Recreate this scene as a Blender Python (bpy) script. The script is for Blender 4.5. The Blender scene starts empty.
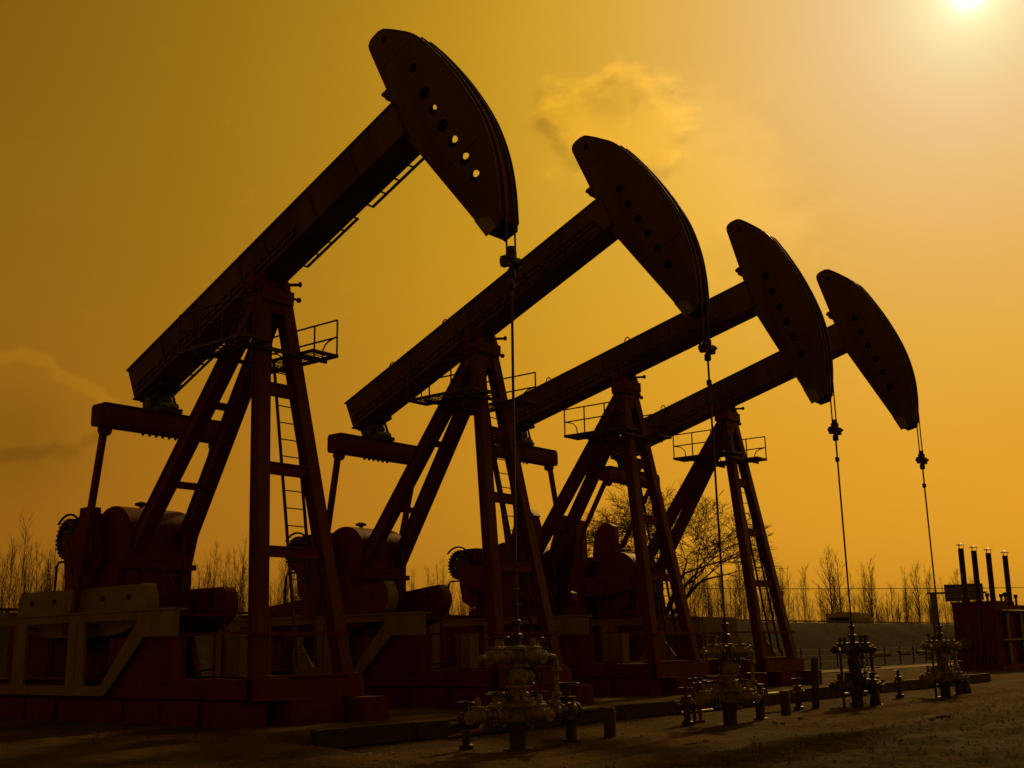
import bpy, bmesh, math, random
import numpy as np
from mathutils import Vector, Matrix

sc = bpy.context.scene
COL = sc.collection
R_ = math.radians

# ------------------------------------------------------------------ camera
YAW, PITCH, ROLL, FPX = 0.6778169540508314, 0.22309582650873042, 0.01749947173026383, 1162.174
cd = bpy.data.cameras.new('camera')
cam = bpy.data.objects.new('camera', cd)
COL.objects.link(cam)
sc.camera = cam
r0 = Vector((math.cos(YAW), math.sin(YAW), 0))
f0 = Vector((-math.sin(YAW) * math.cos(PITCH), math.cos(YAW) * math.cos(PITCH), math.sin(PITCH)))
u0 = r0.cross(f0)
er = math.cos(ROLL) * r0 - math.sin(ROLL) * u0
eu = math.sin(ROLL) * r0 + math.cos(ROLL) * u0
M = Matrix((er, eu, -f0)).transposed().to_4x4()
M.translation = (0, 0, 1.6)
cam.matrix_world = M
cd.sensor_width = 36
cd.lens = FPX / 1024 * 36
cd.clip_start = 0.1
cd.clip_end = 6000
RIGHT = Vector((math.cos(YAW), math.sin(YAW), 0))
FWD = Vector((-math.sin(YAW), math.cos(YAW), 0))

# ------------------------------------------------------------------ world and sun
SUN = (0.408 * RIGHT + 0.997 * FWD + Vector((0, 0, 0.585))).normalized()
_a, _b = 968 - 512, 384 + 9
SUN = (er * _a + eu * _b + f0 * FPX).normalized()          # the direction of the low sun
w = bpy.data.worlds.new('World')
sc.world = w
w.use_nodes = True
nt = w.node_tree
bg = nt.nodes['Background']


def N(tree, kind, **kw):
    n = tree.nodes.new(kind)
    for k, v in kw.items():
        if k == 'ins':
            for kk, vv in v.items():
                n.inputs[kk].default_value = vv
        else:
            setattr(n, k, v)
    return n


def math_n(tree, op, a, b=None, clamp=False):
    n = tree.nodes.new('ShaderNodeMath')
    n.operation = op
    n.use_clamp = clamp
    for i, x in enumerate((a, b)):
        if x is None:
            continue
        if isinstance(x, (int, float)):
            n.inputs[i].default_value = x
        else:
            tree.links.new(x, n.inputs[i])
    return n.outputs[0]


def vdot(tree, a, vec):
    n = tree.nodes.new('ShaderNodeVectorMath')
    n.operation = 'DOT_PRODUCT'
    tree.links.new(a, n.inputs[0])
    n.inputs[1].default_value = vec
    return n.outputs['Value']


def wsum(terms):
    o = None
    for v, k in terms:
        m_ = math_n(nt, 'MULTIPLY', v, k)
        o = m_ if o is None else math_n(nt, 'ADD', o, m_)
    return o


def px_dir(x, y):
    return (er * (x - 512) + eu * (384 - y) + f0 * FPX).normalized()


sky = N(nt, 'ShaderNodeTexSky', sky_type='NISHITA', sun_disc=False, dust_density=4.0, air_density=1.0)
sky.sun_elevation = math.asin(SUN.z)
sky.sun_rotation = math.atan2(SUN.x, SUN.y)
bw = N(nt, 'ShaderNodeRGBToBW')
nt.links.new(sky.outputs[0], bw.inputs[0])
tc = N(nt, 'ShaderNodeTexCoord')
D = tc.outputs['Generated']
# hazy daylight: the physical sky, with its bright side held back by dust
lum = math_n(nt, 'SUBTRACT', 1.0, math_n(nt, 'EXPONENT', math_n(nt, 'MULTIPLY', bw.outputs[0], -0.085)))
ct = math_n(nt, 'MINIMUM', math_n(nt, 'MAXIMUM', vdot(nt, D, SUN), -1.0), 1.0)
ang = math_n(nt, 'ARCCOSINE', ct)                                              # angle to the sun
aur = math_n(nt, 'EXPONENT', math_n(nt, 'MULTIPLY', ang, -7.0))                # broad pale aureole
halo = wsum([(math_n(nt, 'EXPONENT', math_n(nt, 'MULTIPLY', ang, -20.0)), 0.85), (math_n(nt, 'EXPONENT', math_n(nt, 'MULTIPLY', ang, -48.0)), 0.75)])              # glow close to the sun
disc = math_n(nt, 'EXPONENT', math_n(nt, 'MULTIPLY', math_n(nt, 'MULTIPLY', ang, ang), -8000.0))
sep = N(nt, 'ShaderNodeSeparateXYZ')
nt.links.new(D, sep.inputs[0])
elev = N(nt, 'ShaderNodeMapRange', interpolation_type='SMOOTHSTEP', ins={1: 0.06, 2: 0.42, 3: 0.0, 4: 1.0})
nt.links.new(sep.outputs[2], elev.inputs[0])
# thin cloud: two soft banks broken up by noise
def bank(Dv, x, y, k):
    return math_n(nt, 'POWER', math_n(nt, 'MAXIMUM', vdot(nt, Dv, px_dir(x, y)), 0.0), k)


def sat(v, lo, hi):
    n = N(nt, 'ShaderNodeMapRange', interpolation_type='SMOOTHSTEP', ins={1: lo, 2: hi, 3: 0.0, 4: 1.0})
    nt.links.new(v, n.inputs[0])
    return n.outputs[0]


def cloud_noise(Dv, sc_, det):
    mp = N(nt, 'ShaderNodeMapping')
    mp.inputs['Scale'].default_value = (1, 1, 1.5)
    nt.links.new(Dv, mp.inputs[0])
    nz = N(nt, 'ShaderNodeTexNoise', ins={'Scale': sc_, 'Detail': det, 'Roughness': 0.56, 'Distortion': 0.25})
    nt.links.new(mp.outputs[0], nz.inputs['Vector'])
    return math_n(nt, 'SUBTRACT', nz.outputs[0], 0.5)


def cloud(Dv, blobs, amp, lo, hi):
    shape = wsum([(bank(Dv, x, y, k), wt) for x, y, k, wt in blobs])
    return sat(math_n(nt, 'ADD', math_n(nt, 'MINIMUM', shape, 1.0), math_n(nt, 'MULTIPLY', cloud_noise(Dv, 24.0, 9.0), amp)), lo, hi)


sh = N(nt, 'ShaderNodeVectorMath', operation='ADD')
nt.links.new(D, sh.inputs[0])
sh.inputs[1].default_value = (px_dir(640, 60) - px_dir(625, 95)) * 0.40          # a step towards the sun and up
shn = N(nt, 'ShaderNodeVectorMath', operation='NORMALIZE')
nt.links.new(sh.outputs[0], shn.inputs[0])
D1 = shn.outputs[0]
MIDC = [(588, 112, 1900, 0.70), (622, 104, 2200, 0.62), (652, 110, 2000, 0.60), (556, 116, 2600, 0.55), (680, 134, 2600, 0.45), (606, 142, 1800, 0.35), (650, 150, 1400, 0.35)]
TAIL = [(640, 150, 900, 0.55), (680, 160, 600, 0.6), (720, 200, 500, 0.55), (765, 250, 500, 0.40), (600, 160, 1200, 0.45), (560, 130, 2000, 0.35)]
LOWC = [(-5, 400, 1500, 0.6), (35, 392, 2200, 0.6), (70, 405, 2600, 0.55), (98, 412, 5000, 0.5), (22, 376, 5000, 0.4), (30, 425, 1200, 0.35)]
m0, m1 = cloud(D, MIDC, 1.9, 0.36, 0.92), cloud(D1, MIDC, 1.9, 0.36, 0.92)
w0, w1 = cloud(D, LOWC, 1.05, 0.36, 0.60), cloud(D1, LOWC, 1.05, 0.36, 0.60)
tl_ = cloud(D, TAIL, 1.5, 0.15, 0.95)
wd = bank(D, 20, 440, 700)
rim_m = math_n(nt, 'SUBTRACT', m0, m1)
rim_w = math_n(nt, 'SUBTRACT', w0, w1)
veil = math_n(nt, 'MULTIPLY', cloud_noise(D, 3.2, 5.0), 0.16)
L = math_n(nt, 'MULTIPLY', lum, 0.835)
L = math_n(nt, 'MULTIPLY', L, math_n(nt, 'ADD', veil, 1.0))
L = math_n(nt, 'ADD', L, wsum([(m0, 0.055), (rim_m, 0.17), (tl_, 0.105), (math_n(nt, 'MULTIPLY', m0, bank(D, 612, 106, 5000)), -0.11), (w0, 0.018), (rim_w, 0.045), (wd, -0.080)]))
# amber of the dusty air: red carries the brightness, green rises with height, blue near the sun
a2_ = math_n(nt, 'MULTIPLY', ang, ang)
gr_ = wsum([(elev.outputs[0], 0.080), (math_n(nt, 'EXPONENT', math_n(nt, 'MULTIPLY', a2_, -3.0)), 0.13), (math_n(nt, 'EXPONENT', math_n(nt, 'MULTIPLY', a2_, -40.0)), 0.04), (m0, -0.025)])
gr_ = math_n(nt, 'ADD', gr_, 0.365)
br_ = math_n(nt, 'ADD', math_n(nt, 'MULTIPLY', math_n(nt, 'EXPONENT', math_n(nt, 'MULTIPLY', a2_, -25.0)), 0.285), 0.024)
br_ = math_n(nt, 'MULTIPLY', br_, math_n(nt, 'SUBTRACT', 1.0, math_n(nt, 'MULTIPLY', m0, 0.22)))
comb = N(nt, 'ShaderNodeCombineXYZ')
nt.links.new(math_n(nt, 'ADD', math_n(nt, 'ADD', L, math_n(nt, 'MULTIPLY', halo, 0.30)), math_n(nt, 'MULTIPLY', disc, 0.9)), comb.inputs[0])
nt.links.new(math_n(nt, 'ADD', math_n(nt, 'ADD', math_n(nt, 'MULTIPLY', L, gr_), math_n(nt, 'MULTIPLY', halo, 0.53)), math_n(nt, 'MULTIPLY', disc, 0.9)), comb.inputs[1])
nt.links.new(math_n(nt, 'ADD', math_n(nt, 'ADD', math_n(nt, 'MULTIPLY', L, br_), math_n(nt, 'MULTIPLY', halo, 0.31)), math_n(nt, 'MULTIPLY', disc, 1.1)), comb.inputs[2])
up = N(nt, 'ShaderNodeVectorMath', operation='SCALE')
nt.links.new(comb.outputs[0], up.inputs[0])
up.inputs['Scale'].default_value = 10.0                                        # output in tenths, Background strength 0.1
nt.links.new(up.outputs[0], bg.inputs[0])
bg.inputs[1].default_value = 0.1

ld = bpy.data.lights.new('sun', 'SUN')
ld.energy = 1.4
ld.angle = R_(2.5)            # sun veiled by dust
ld.color = (1.0, 0.56, 0.15)
lo = bpy.data.objects.new('sun', ld)
COL.objects.link(lo)
lo.rotation_euler = SUN.to_track_quat('Z', 'Y').to_euler()

sc.view_settings.view_transform = 'Standard'
sc.view_settings.look = 'None'
sc.view_settings.exposure = 0.0
sc.view_settings.gamma = 1.0
sc.view_settings.use_curve_mapping = False

# ------------------------------------------------------------------ materials


def mat(name, c1, c2=None, rough=0.6, metal=0.0, scale=3.0, bump=0.0, c3=None, spec=0.5, streak=False, bscale=None):
    m = bpy.data.materials.new(name)
    m.use_nodes = True
    t = m.node_tree
    b = t.nodes['Principled BSDF']
    b.inputs['Roughness'].default_value = rough
    b.inputs['Metallic'].default_value = metal
    b.inputs['Specular IOR Level'].default_value = spec
    if c2 is None:
        b.inputs['Base Color'].default_value = (*c1, 1)
        return m
    tcn = N(t, 'ShaderNodeTexCoord')
    mpn = N(t, 'ShaderNodeMapping')
    if streak:
        mpn.inputs['Scale'].default_value = (1, 1, 0.25)
    t.links.new(tcn.outputs['Object'], mpn.inputs[0])
    n1 = N(t, 'ShaderNodeTexNoise', ins={'Scale': scale, 'Detail': 8.0, 'Roughness': 0.62})
    t.links.new(mpn.outputs[0], n1.inputs['Vector'])
    rp = N(t, 'ShaderNodeValToRGB')
    rp.color_ramp.elements[0].position = 0.36
    rp.color_ramp.elements[0].color = (*c1, 1)
    rp.color_ramp.elements[1].position = 0.64
    rp.color_ramp.elements[1].color = (*c2, 1)
    if c3:
        e = rp.color_ramp.elements.new(0.74)
        e.color = (*c3, 1)
    t.links.new(n1.outputs[0], rp.inputs[0])
    t.links.new(rp.outputs[0], b.inputs['Base Color'])
    rr = N(t, 'ShaderNodeMapRange', ins={1: 0.3, 2: 0.7, 3: max(0.05, rough - 0.12), 4: min(1.0, rough + 0.15)})
    t.links.new(n1.outputs[0], rr.inputs[0])
    t.links.new(rr.outputs[0], b.inputs['Roughness'])
    if bump:
        n2 = N(t, 'ShaderNodeTexNoise', ins={'Scale': bscale or scale * 6, 'Detail': 5.0, 'Roughness': 0.6})
        t.links.new(mpn.outputs[0], n2.inputs['Vector'])
        bp = N(t, 'ShaderNodeBump', ins={'Strength': bump, 'Distance': 0.02})
        t.links.new(n2.outputs[0], bp.inputs['Height'])
        t.links.new(bp.outputs[0], b.inputs['Normal'])
    return m


RED = mat('red_paint', (0.135, 0.0040, 0.0045), (0.085, 0.0040, 0.0045), 0.6, scale=2.2, bump=0.2, c3=(0.060, 0.014, 0.009), spec=0.25, streak=True)
LEGM = mat('dusty_red_paint', (0.105, 0.024, 0.009), (0.100, 0.006, 0.004), 0.6, scale=1.3, bump=0.2, c3=(0.10, 0.045, 0.02), spec=0.25, streak=True)
DUST = mat('dusty_paint', (0.120, 0.060, 0.036), (0.070, 0.032, 0.020), 0.6, scale=1.1, bump=0.35, c3=(0.075, 0.012, 0.008), spec=0.3, streak=True)
CREAM = mat('cream_paint', (0.215, 0.170, 0.110), (0.145, 0.115, 0.074), 0.6, scale=2.5, bump=0.15, c3=(0.085, 0.05, 0.03), streak=True)
STEEL = mat('weathered_steel', (0.055, 0.036, 0.024), (0.028, 0.018, 0.012), 0.5, metal=0.35, scale=6, bump=0.2)
ROPE = mat('wire_rope', (0.05, 0.035, 0.025), (0.03, 0.02, 0.014), 0.55, metal=0.4, scale=30)
WELLC = mat('pale_valve_paint', (0.30, 0.265, 0.185), (0.12, 0.10, 0.066), 0.62, scale=11, bump=0.5, c3=(0.05, 0.028, 0.018), spec=0.4)
WELLD = mat('dark_valve_paint', (0.06, 0.042, 0.024), (0.03, 0.02, 0.012), 0.5, scale=9, bump=0.3)
REDV = mat('red_valve_paint', (0.12, 0.010, 0.008), (0.07, 0.010, 0.007), 0.45, scale=7)
CONC = mat('concrete', (0.040, 0.028, 0.018), (0.022, 0.016, 0.010), 0.9, scale=3, bump=0.6)
BRICKRED = mat('block_paint', (0.130, 0.007, 0.006), (0.075, 0.006, 0.005), 0.85, scale=2.5, bump=0.7, c3=(0.085, 0.045, 0.026), spec=0.2)
BARK = mat('bark', (0.075, 0.05, 0.03), (0.045, 0.03, 0.018), 0.9, scale=8)
TWIG = mat('twigs', (0.13, 0.085, 0.040), (0.085, 0.055, 0.027), 0.9, scale=5)
GLASS = mat('dark_glass', (0.02, 0.02, 0.02), None, 0.08)
BUSP = mat('bus_paint', (0.34, 0.30, 0.24), (0.27, 0.24, 0.19), 0.45, scale=1.5)
TYRE = mat('rubber', (0.02, 0.018, 0.016), None, 0.8)
SHEDR = mat('cabin_paint', (0.11, 0.007, 0.006), (0.07, 0.007, 0.005), 0.7, scale=1.2, streak=True, spec=0.2)
SHEDG = mat('grey_sheet', (0.10, 0.075, 0.055), (0.07, 0.052, 0.038), 0.6, scale=1.2, streak=True)
SIGNM = mat('sign_back', (0.14, 0.13, 0.11), (0.10, 0.09, 0.08), 0.5, scale=2)
OLIVE = mat('olive_pipe', (0.10, 0.075, 0.04), (0.06, 0.048, 0.025), 0.5, scale=4)
WATER = mat('puddle_water', (0.03, 0.024, 0.016), None, 0.04)
STONE = mat('stone', (0.22, 0.18, 0.14), (0.12, 0.10, 0.08), 0.8, scale=9, bump=0.5)

# ------------------------------------------------------------------ mesh helpers


class MB:
    def __init__(s):
        s.v, s.f = [], []

    def add(s, vs, fs):
        o = len(s.v)
        s.v += [tuple(x) for x in vs]
        s.f += [tuple(i + o for i in f) for f in fs]
        return s

    def box(s, x0, x1, y0, y1, z0, z1):
        vs = [(x, y, z) for z in (z0, z1) for y in (y0, y1) for x in (x0, x1)]
        return s.add(vs, [(0, 2, 3, 1), (4, 5, 7, 6), (0, 1, 5, 4), (2, 6, 7, 3), (0, 4, 6, 2), (1, 3, 7, 5)])

    def bar(s, a, b, wd, ht, up=(0, 0, 1), taper=1.0):
        """box section from a to b; wd across, ht along the up hint"""
        a, b = Vector(a), Vector(b)
        d = (b - a).normalized()
        u = Vector(up)
        side = d.cross(u)
        if side.length < 1e-4:
            side = d.cross(Vector((1, 0, 0)))
        side.normalize()
        u = side.cross(d)
        vs = []
        for p, k in ((a, 1.0), (b, taper)):
            for i, j in ((-1, -1), (1, -1), (1, 1), (-1, 1)):
                vs.append(p + side * (i * wd * k / 2) + u * (j * ht * k / 2))
        return s.add(vs, [(3, 2, 1, 0), (4, 5, 6, 7), (0, 1, 5, 4), (1, 2, 6, 5), (2, 3, 7, 6), (3, 0, 4, 7)])

    def tube(s, pts, r, n=8, r2=None, cap=True):
        pts = [Vector(p) for p in pts]
        m = len(pts)
        rings = []
        prev = None
        for i, p in enumerate(pts):
            d = (pts[min(i + 1, m - 1)] - pts[max(i - 1, 0)]).normalized()
            if prev is None:
                h = Vector((0, 0, 1)) if abs(d.z) < 0.9 else Vector((1, 0, 0))
                a = d.cross(h).normalized()
            else:
                a = (prev - d * prev.dot(d)).normalized()
            prev = a
            b = d.cross(a)
            rr = r if r2 is None else r + (r2 - r) * i / (m - 1)
            rings.append([p + (a * math.cos(2 * math.pi * k / n) + b * math.sin(2 * math.pi * k / n)) * rr for k in range(n)])
        vs = [q for g in rings for q in g]
        fs = []
        for i in range(m - 1):
            for k in range(n):
                k2 = (k + 1) % n
                fs.append((i * n + k, i * n + k2, (i + 1) * n + k2, (i + 1) * n + k))
        if cap:
            fs.append(tuple(range(n - 1, -1, -1)))
            fs.append(tuple((m - 1) * n + k for k in range(n)))
        return s.add(vs, fs)

    def lathe(s, prof, o, ax, n=14):
        """prof: list of (r, t) along ax from o"""
        o, ax = Vector(o), Vector(ax).normalized()
        h = Vector((0, 0, 1)) if abs(ax.z) < 0.9 else Vector((1, 0, 0))
        a = ax.cross(h).normalized()
        b = ax.cross(a)
        vs, fs = [], []
        for r, t in prof:
            for k in range(n):
                q = 2 * math.pi * k / n
                vs.append(o + ax * t + (a * math.cos(q) + b * math.sin(q)) * max(r, 1e-4))
        m = len(prof)
        for i in range(m - 1):
            for k in range(n):
                k2 = (k + 1) % n
                fs.append((i * n + k, i * n + k2, (i + 1) * n + k2, (i + 1) * n + k))
        fs.append(tuple(range(n - 1, -1, -1)))
        fs.append(tuple((m - 1) * n + k for k in range(n)))
        return s.add(vs, fs)

    def prism(s, poly, y0, y1):
        """polygon in x,z extruded along y"""
        n = len(poly)
        vs = [(x, y0, z) for x, z in poly] + [(x, y1, z) for x, z in poly]
        fs = [tuple(range(n)), tuple(range(2 * n - 1, n - 1, -1))]
        for i in range(n):
            j = (i + 1) % n
            fs.append((i, n + i, n + j, j))
        return s.add(vs, fs)

    def ring(s, c, ax, R, r, n=20, k=6):
        c, ax = Vector(c), Vector(ax).normalized()
        h = Vector((0, 0, 1)) if abs(ax.z) < 0.9 else Vector((1, 0, 0))
        a = ax.cross(h).normalized()
        b = ax.cross(a)
        vs, fs = [], []
        for i in range(n):
            q = 2 * math.pi * i / n
            e = a * math.cos(q) + b * math.sin(q)
            for j in range(k):
                p = 2 * math.pi * j / k
                vs.append(c + e * (R + r * math.cos(p)) + ax * (r * math.sin(p)))
        for i in range(n):
            for j in range(k):
                i2, j2 = (i + 1) % n, (j + 1) % k
                fs.append((i * k + j, i2 * k + j, i2 * k + j2, i * k + j2))
        return s.add(vs, fs)

    def mesh(s, name, m, smooth=True, fix=True):
        me = bpy.data.meshes.new(name)
        me.from_pydata(s.v, [], s.f)
        if fix:
            bm = bmesh.new()
            bm.from_mesh(me)
            bmesh.ops.recalc_face_normals(bm, faces=bm.faces)
            bm.to_mesh(me)
            bm.free()
        me.materials.append(m)
        if smooth:
            me.polygons.foreach_set('use_smooth', [True] * len(me.polygons))
            me.set_sharp_from_angle(angle=R_(38))
        me.update()
        return me


CACHE = {}


def put(name, me, parent=None, loc=(0, 0, 0), rot=(0, 0, 0), scale=None):
    o = bpy.data.objects.new(name, me)
    COL.objects.link(o)
    if parent is not None:
        o.parent = parent
    o.location = loc
    o.rotation_euler = rot
    if scale:
        o.scale = scale
    return o


def part(name, key, fn, m, parent=None, loc=(0, 0, 0), rot=(0, 0, 0)):
    """cached mesh built once by fn(MB), then shared between alike parts"""
    k = (name, key, m.name)
    if k not in CACHE:
        b = MB()
        fn(b)
        CACHE[k] = b.mesh(name, m)
    return put(name, CACHE[k], parent, loc, rot)


def thing(name, label, cat, loc=(0, 0, 0), rotz=0.0, group=None):
    o = bpy.data.objects.new(name, None)
    o.empty_display_size = 0.2
    COL.objects.link(o)
    o.location = loc
    o.rotation_euler = (0, 0, rotz)
    tag(o, label, cat, group)
    return o


def tag(o, label, cat, group=None):
    o['label'] = label
    o['category'] = cat
    if group:
        o['group'] = group
    return o


# ------------------------------------------------------------------ ground
UT = -18.7004                                     # world x of the samson posts
V = [15.0972, 21.8310, 28.7044, 34.7428]          # world y of the four pump jacks
DU = [0.0, 0.115, -0.080, 0.015]
PAD = 0.28                                        # the pumps stand on a low platform of earth
KERB_U = UT + 3.70
KERB_V0 = V[0] - 1.75


def sstep(a, b, x):
    t = np.clip((x - a) / (b - a), 0, 1)
    return t * t * (3 - 2 * t)


_rng = np.random.default_rng(4)
_G = _rng.random((256, 256))


def vnoise(x, y):
    xi, yi = np.floor(x).astype(int), np.floor(y).astype(int)
    fx, fy = x - xi, y - yi
    fx, fy = fx * fx * (3 - 2 * fx), fy * fy * (3 - 2 * fy)
    g = lambda i, j: _G[i % 256, j % 256]
    return (g(xi, yi) * (1 - fx) + g(xi + 1, yi) * fx) * (1 - fy) + (g(xi, yi + 1) * (1 - fx) + g(xi + 1, yi + 1) * fx) * fy


def fbm(x, y, o=4):
    s, a = 0, 0.5
    for i in range(o):
        s = s + a * (vnoise(x * 2 ** i + 17 * i, y * 2 ** i + 31 * i) - 0.5)
        a *= 0.5
    return s


def rough_edge(u, v):
    return sstep(UT + 9.0, UT + 10.3, u + 2.6 * fbm(v * 0.16, u * 0.16 + 3, 3))


PUDDLES = [(UT + 9.4, V[0] + 11.0, 0.20, 0.62, 0.1), (UT + 6.1, V[0] + 14.0, 0.30, 0.95, 0.0), (UT + 6.9, V[0] + 4.7, 0.13, 0.45, 0.0), (UT + 5.3, V[0] + 11.4, 0.18, 0.6, 0.0),
           (UT + 8.2, V[0] + 2.5, 0.12, 0.4, 0.1)]


def terrain(u, v):
    u, v = np.asarray(u, float), np.asarray(v, float)
    inside = sstep(KERB_V0 - 0.25, KERB_V0 + 0.05, v)
    hard = 1 - sstep(KERB_U - 0.12, KERB_U + 0.02, u)
    soft = 1 - sstep(KERB_U - 4.0, KERB_U + 3.4, u)
    z = PAD * (inside * hard + (1 - inside) * soft) * (1 - sstep(46, 50, v))
    levee = sstep(-30.6, -38.3, u) if False else np.clip((-30.8 - u) / 7.6, 0, 1)
    levee = levee * levee * (3 - 2 * levee)
    back = np.clip((-39.3 - u) / 3.2, 0, 1)
    back = back * back * (3 - 2 * back)
    z = z * (1 - levee) + 3.06 * levee - 1.75 * back
    far = sstep(-60, -75, u)
    near = (1 - sstep(-33, -31, -u) * 0) * (np.abs(u) < 60) * (np.abs(v) < 200)
    r = rough_edge(u, v)
    z = z + near * (0.05 * fbm(u * 0.45, v * 0.45, 5) + r * (0.16 * fbm(u * 1.5, v * 1.5, 5) + 0.05)
                    + 0.045 * fbm(u * 2.6, v * 2.6, 4))
    face = levee * (1 - 0.7 * np.clip((-36.8 - u) / 1.6, 0, 1))
    z = z + face * (0.6 * fbm(u * 0.2, v * 0.10, 3) + 0.22 * fbm(u * 0.9, v * 0.5, 4))
    # wheel ruts of the service road in front of the wells
    cx = UT + 8.4 + 0.5 * np.sin(v * 0.13 + 1.0)
    rut = sum(np.exp(-((u - cx - o_) / 0.16) ** 2) - 0.5 * np.exp(-((np.abs(u - cx - o_) - 0.32) / 0.12) ** 2) for o_ in (-0.85, 0.85))
    cx2 = UT + 10.6 + 0.7 * np.sin(v * 0.09 + 2.2)
    rut = rut + 0.6 * sum(np.exp(-((u - cx2 - o_) / 0.18) ** 2) for o_ in (-0.8, 0.8))
    z = z - 0.085 * rut * near * (0.55 + 0.9 * vnoise(u * 1.3 + 9, v * 0.8))
    for px_, py_, pa, pb, _ in PUDDLES:
        q_ = ((u - px_) / (pa * 1.9)) ** 2 + ((v - py_) / (pb * 1.7)) ** 2
        k_ = np.exp(-q_ * q_)
        z = z * (1 - k_) - 0.035 * k_
    return z


def axis(segs):
    out = [segs[0][0]]
    for a, b, st in segs:
        n = max(1, int(round((b - a) / st)))
        out += list(a + (b - a) * np.arange(1, n + 1) / n)
    return np.array(out)


UU = axis([(-2500, -200, 400), (-200, -60, 20), (-60, -46, 2), (-46, -30, 0.3), (-30, -15.2, 0.35), (-15.2, -14.9, 0.06), (-14.9, -3, 0.10), (-3, 12, 0.8),
           (12, 60, 8), (60, 2500, 400)])
VV = axis([(-2500, -200, 400), (-200, -20, 20), (-20, 8, 1.2), (8, 32, 0.10), (32, 60, 0.3), (60, 140, 0.8), (140, 260, 12), (260, 2500, 400)])
gu, gv = np.meshgrid(UU, VV, indexing='ij')
gz = terrain(gu, gv)
nu, nv = gu.shape
co = np.stack([gu, gv, gz], -1).reshape(-1, 3)
idx = np.arange(nu * nv).reshape(nu, nv)
quads = np.stack([idx[:-1, :-1], idx[1:, :-1], idx[1:, 1:], idx[:-1, 1:]], -1).reshape(-1, 4)
gme = bpy.data.meshes.new('ground')
gme.vertices.add(len(co))
gme.vertices.foreach_set('co', co.ravel())
gme.loops.add(quads.size)
gme.loops.foreach_set('vertex_index', quads.ravel().astype(np.int32))
gme.polygons.add(len(quads))
gme.polygons.foreach_set('loop_start', np.arange(0, quads.size, 4, dtype=np.int32))
gme.polygons.foreach_set('use_smooth', np.ones(len(quads), bool))
gme.update()
at_ = gme.attributes.new('rough_ground', 'FLOAT', 'POINT')
at_.data.foreach_set('value', rough_edge(gu, gv).ravel().astype(np.float32))
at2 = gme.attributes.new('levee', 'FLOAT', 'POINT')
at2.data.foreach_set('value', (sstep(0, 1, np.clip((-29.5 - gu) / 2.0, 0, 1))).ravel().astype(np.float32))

GM = bpy.data.materials.new('dirt')
GM.use_nodes = True
t = GM.node_tree
b = t.nodes['Principled BSDF']
tcn = N(t, 'ShaderNodeTexCoord')
n1 = N(t, 'ShaderNodeTexNoise', ins={'Scale': 0.35, 'Detail': 8.0, 'Roughness': 0.62})
n2 = N(t, 'ShaderNodeTexNoise', ins={'Scale': 5.0, 'Detail': 8.0, 'Roughness': 0.7})
n3 = N(t, 'ShaderNodeTexNoise', ins={'Scale': 28.0, 'Detail': 6.0, 'Roughness': 0.7})
for n in (n1, n2, n3):
    t.links.new(tcn.outputs['Object'], n.inputs['Vector'])
mixv = math_n(t, 'ADD', math_n(t, 'MULTIPLY', n1.outputs[0], 0.65), math_n(t, 'MULTIPLY', n2.outputs[0], 0.35))
rp = N(t, 'ShaderNodeValToRGB')
for e, (p, c) in zip(rp.color_ramp.elements, ((0.40, (0.064, 0.043, 0.022)), (0.60, (0.140, 0.090, 0.043)))):
    e.position = p
    e.color = (*c, 1)
nd = N(t, 'ShaderNodeTexNoise', ins={'Scale': 0.55, 'Detail': 4.0, 'Roughness': 0.5, 'Distortion': 0.6})
mpd = N(t, 'ShaderNodeMapping')
mpd.inputs['Scale'].default_value = (1.6, 0.6, 1)
t.links.new(tcn.outputs['Object'], mpd.inputs[0])
t.links.new(mpd.outputs[0], nd.inputs['Vector'])
damp = N(t, 'ShaderNodeMapRange', interpolation_type='SMOOTHSTEP', ins={1: 0.53, 2: 0.60, 3: 0.0, 4: 1.0})
t.links.new(nd.outputs[0], damp.inputs[0])
t.links.new(mixv, rp.inputs[0])
rp2 = N(t, 'ShaderNodeValToRGB')
for e, (p, c) in zip(rp2.color_ramp.elements, ((0.40, (0.020, 0.013, 0.007)), (0.62, (0.080, 0.053, 0.026)))):
    e.position = p
    e.color = (*c, 1)
t.links.new(n2.outputs[0], rp2.inputs[0])
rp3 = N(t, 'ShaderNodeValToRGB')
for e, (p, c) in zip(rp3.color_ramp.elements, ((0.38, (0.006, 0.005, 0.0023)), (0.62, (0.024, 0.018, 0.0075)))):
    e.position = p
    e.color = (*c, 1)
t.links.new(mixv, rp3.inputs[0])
a1 = N(t, 'ShaderNodeAttribute', attribute_name='rough_ground')
a2 = N(t, 'ShaderNodeAttribute', attribute_name='levee')
mx = N(t, 'ShaderNodeMix', data_type='RGBA')
t.links.new(a1.outputs['Fac'], mx.inputs[0])
t.links.new(rp.outputs[0], mx.inputs[6])
t.links.new(rp2.outputs[0], mx.inputs[7])
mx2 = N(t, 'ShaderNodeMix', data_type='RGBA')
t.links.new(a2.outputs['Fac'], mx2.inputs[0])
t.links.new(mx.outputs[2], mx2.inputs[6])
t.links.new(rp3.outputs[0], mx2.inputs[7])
mx3 = N(t, 'ShaderNodeMix', data_type='RGBA')
t.links.new(math_n(t, 'MULTIPLY', math_n(t, 'MULTIPLY', damp.outputs[0], 0.7), math_n(t, 'SUBTRACT', 1.0, a2.outputs['Fac'])), mx3.inputs[0])
t.links.new(mx2.outputs[2], mx3.inputs[6])
mx3.inputs[7].default_value = (0.030, 0.019, 0.010, 1)
t.links.new(mx3.outputs[2], b.inputs['Base Color'])
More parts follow.
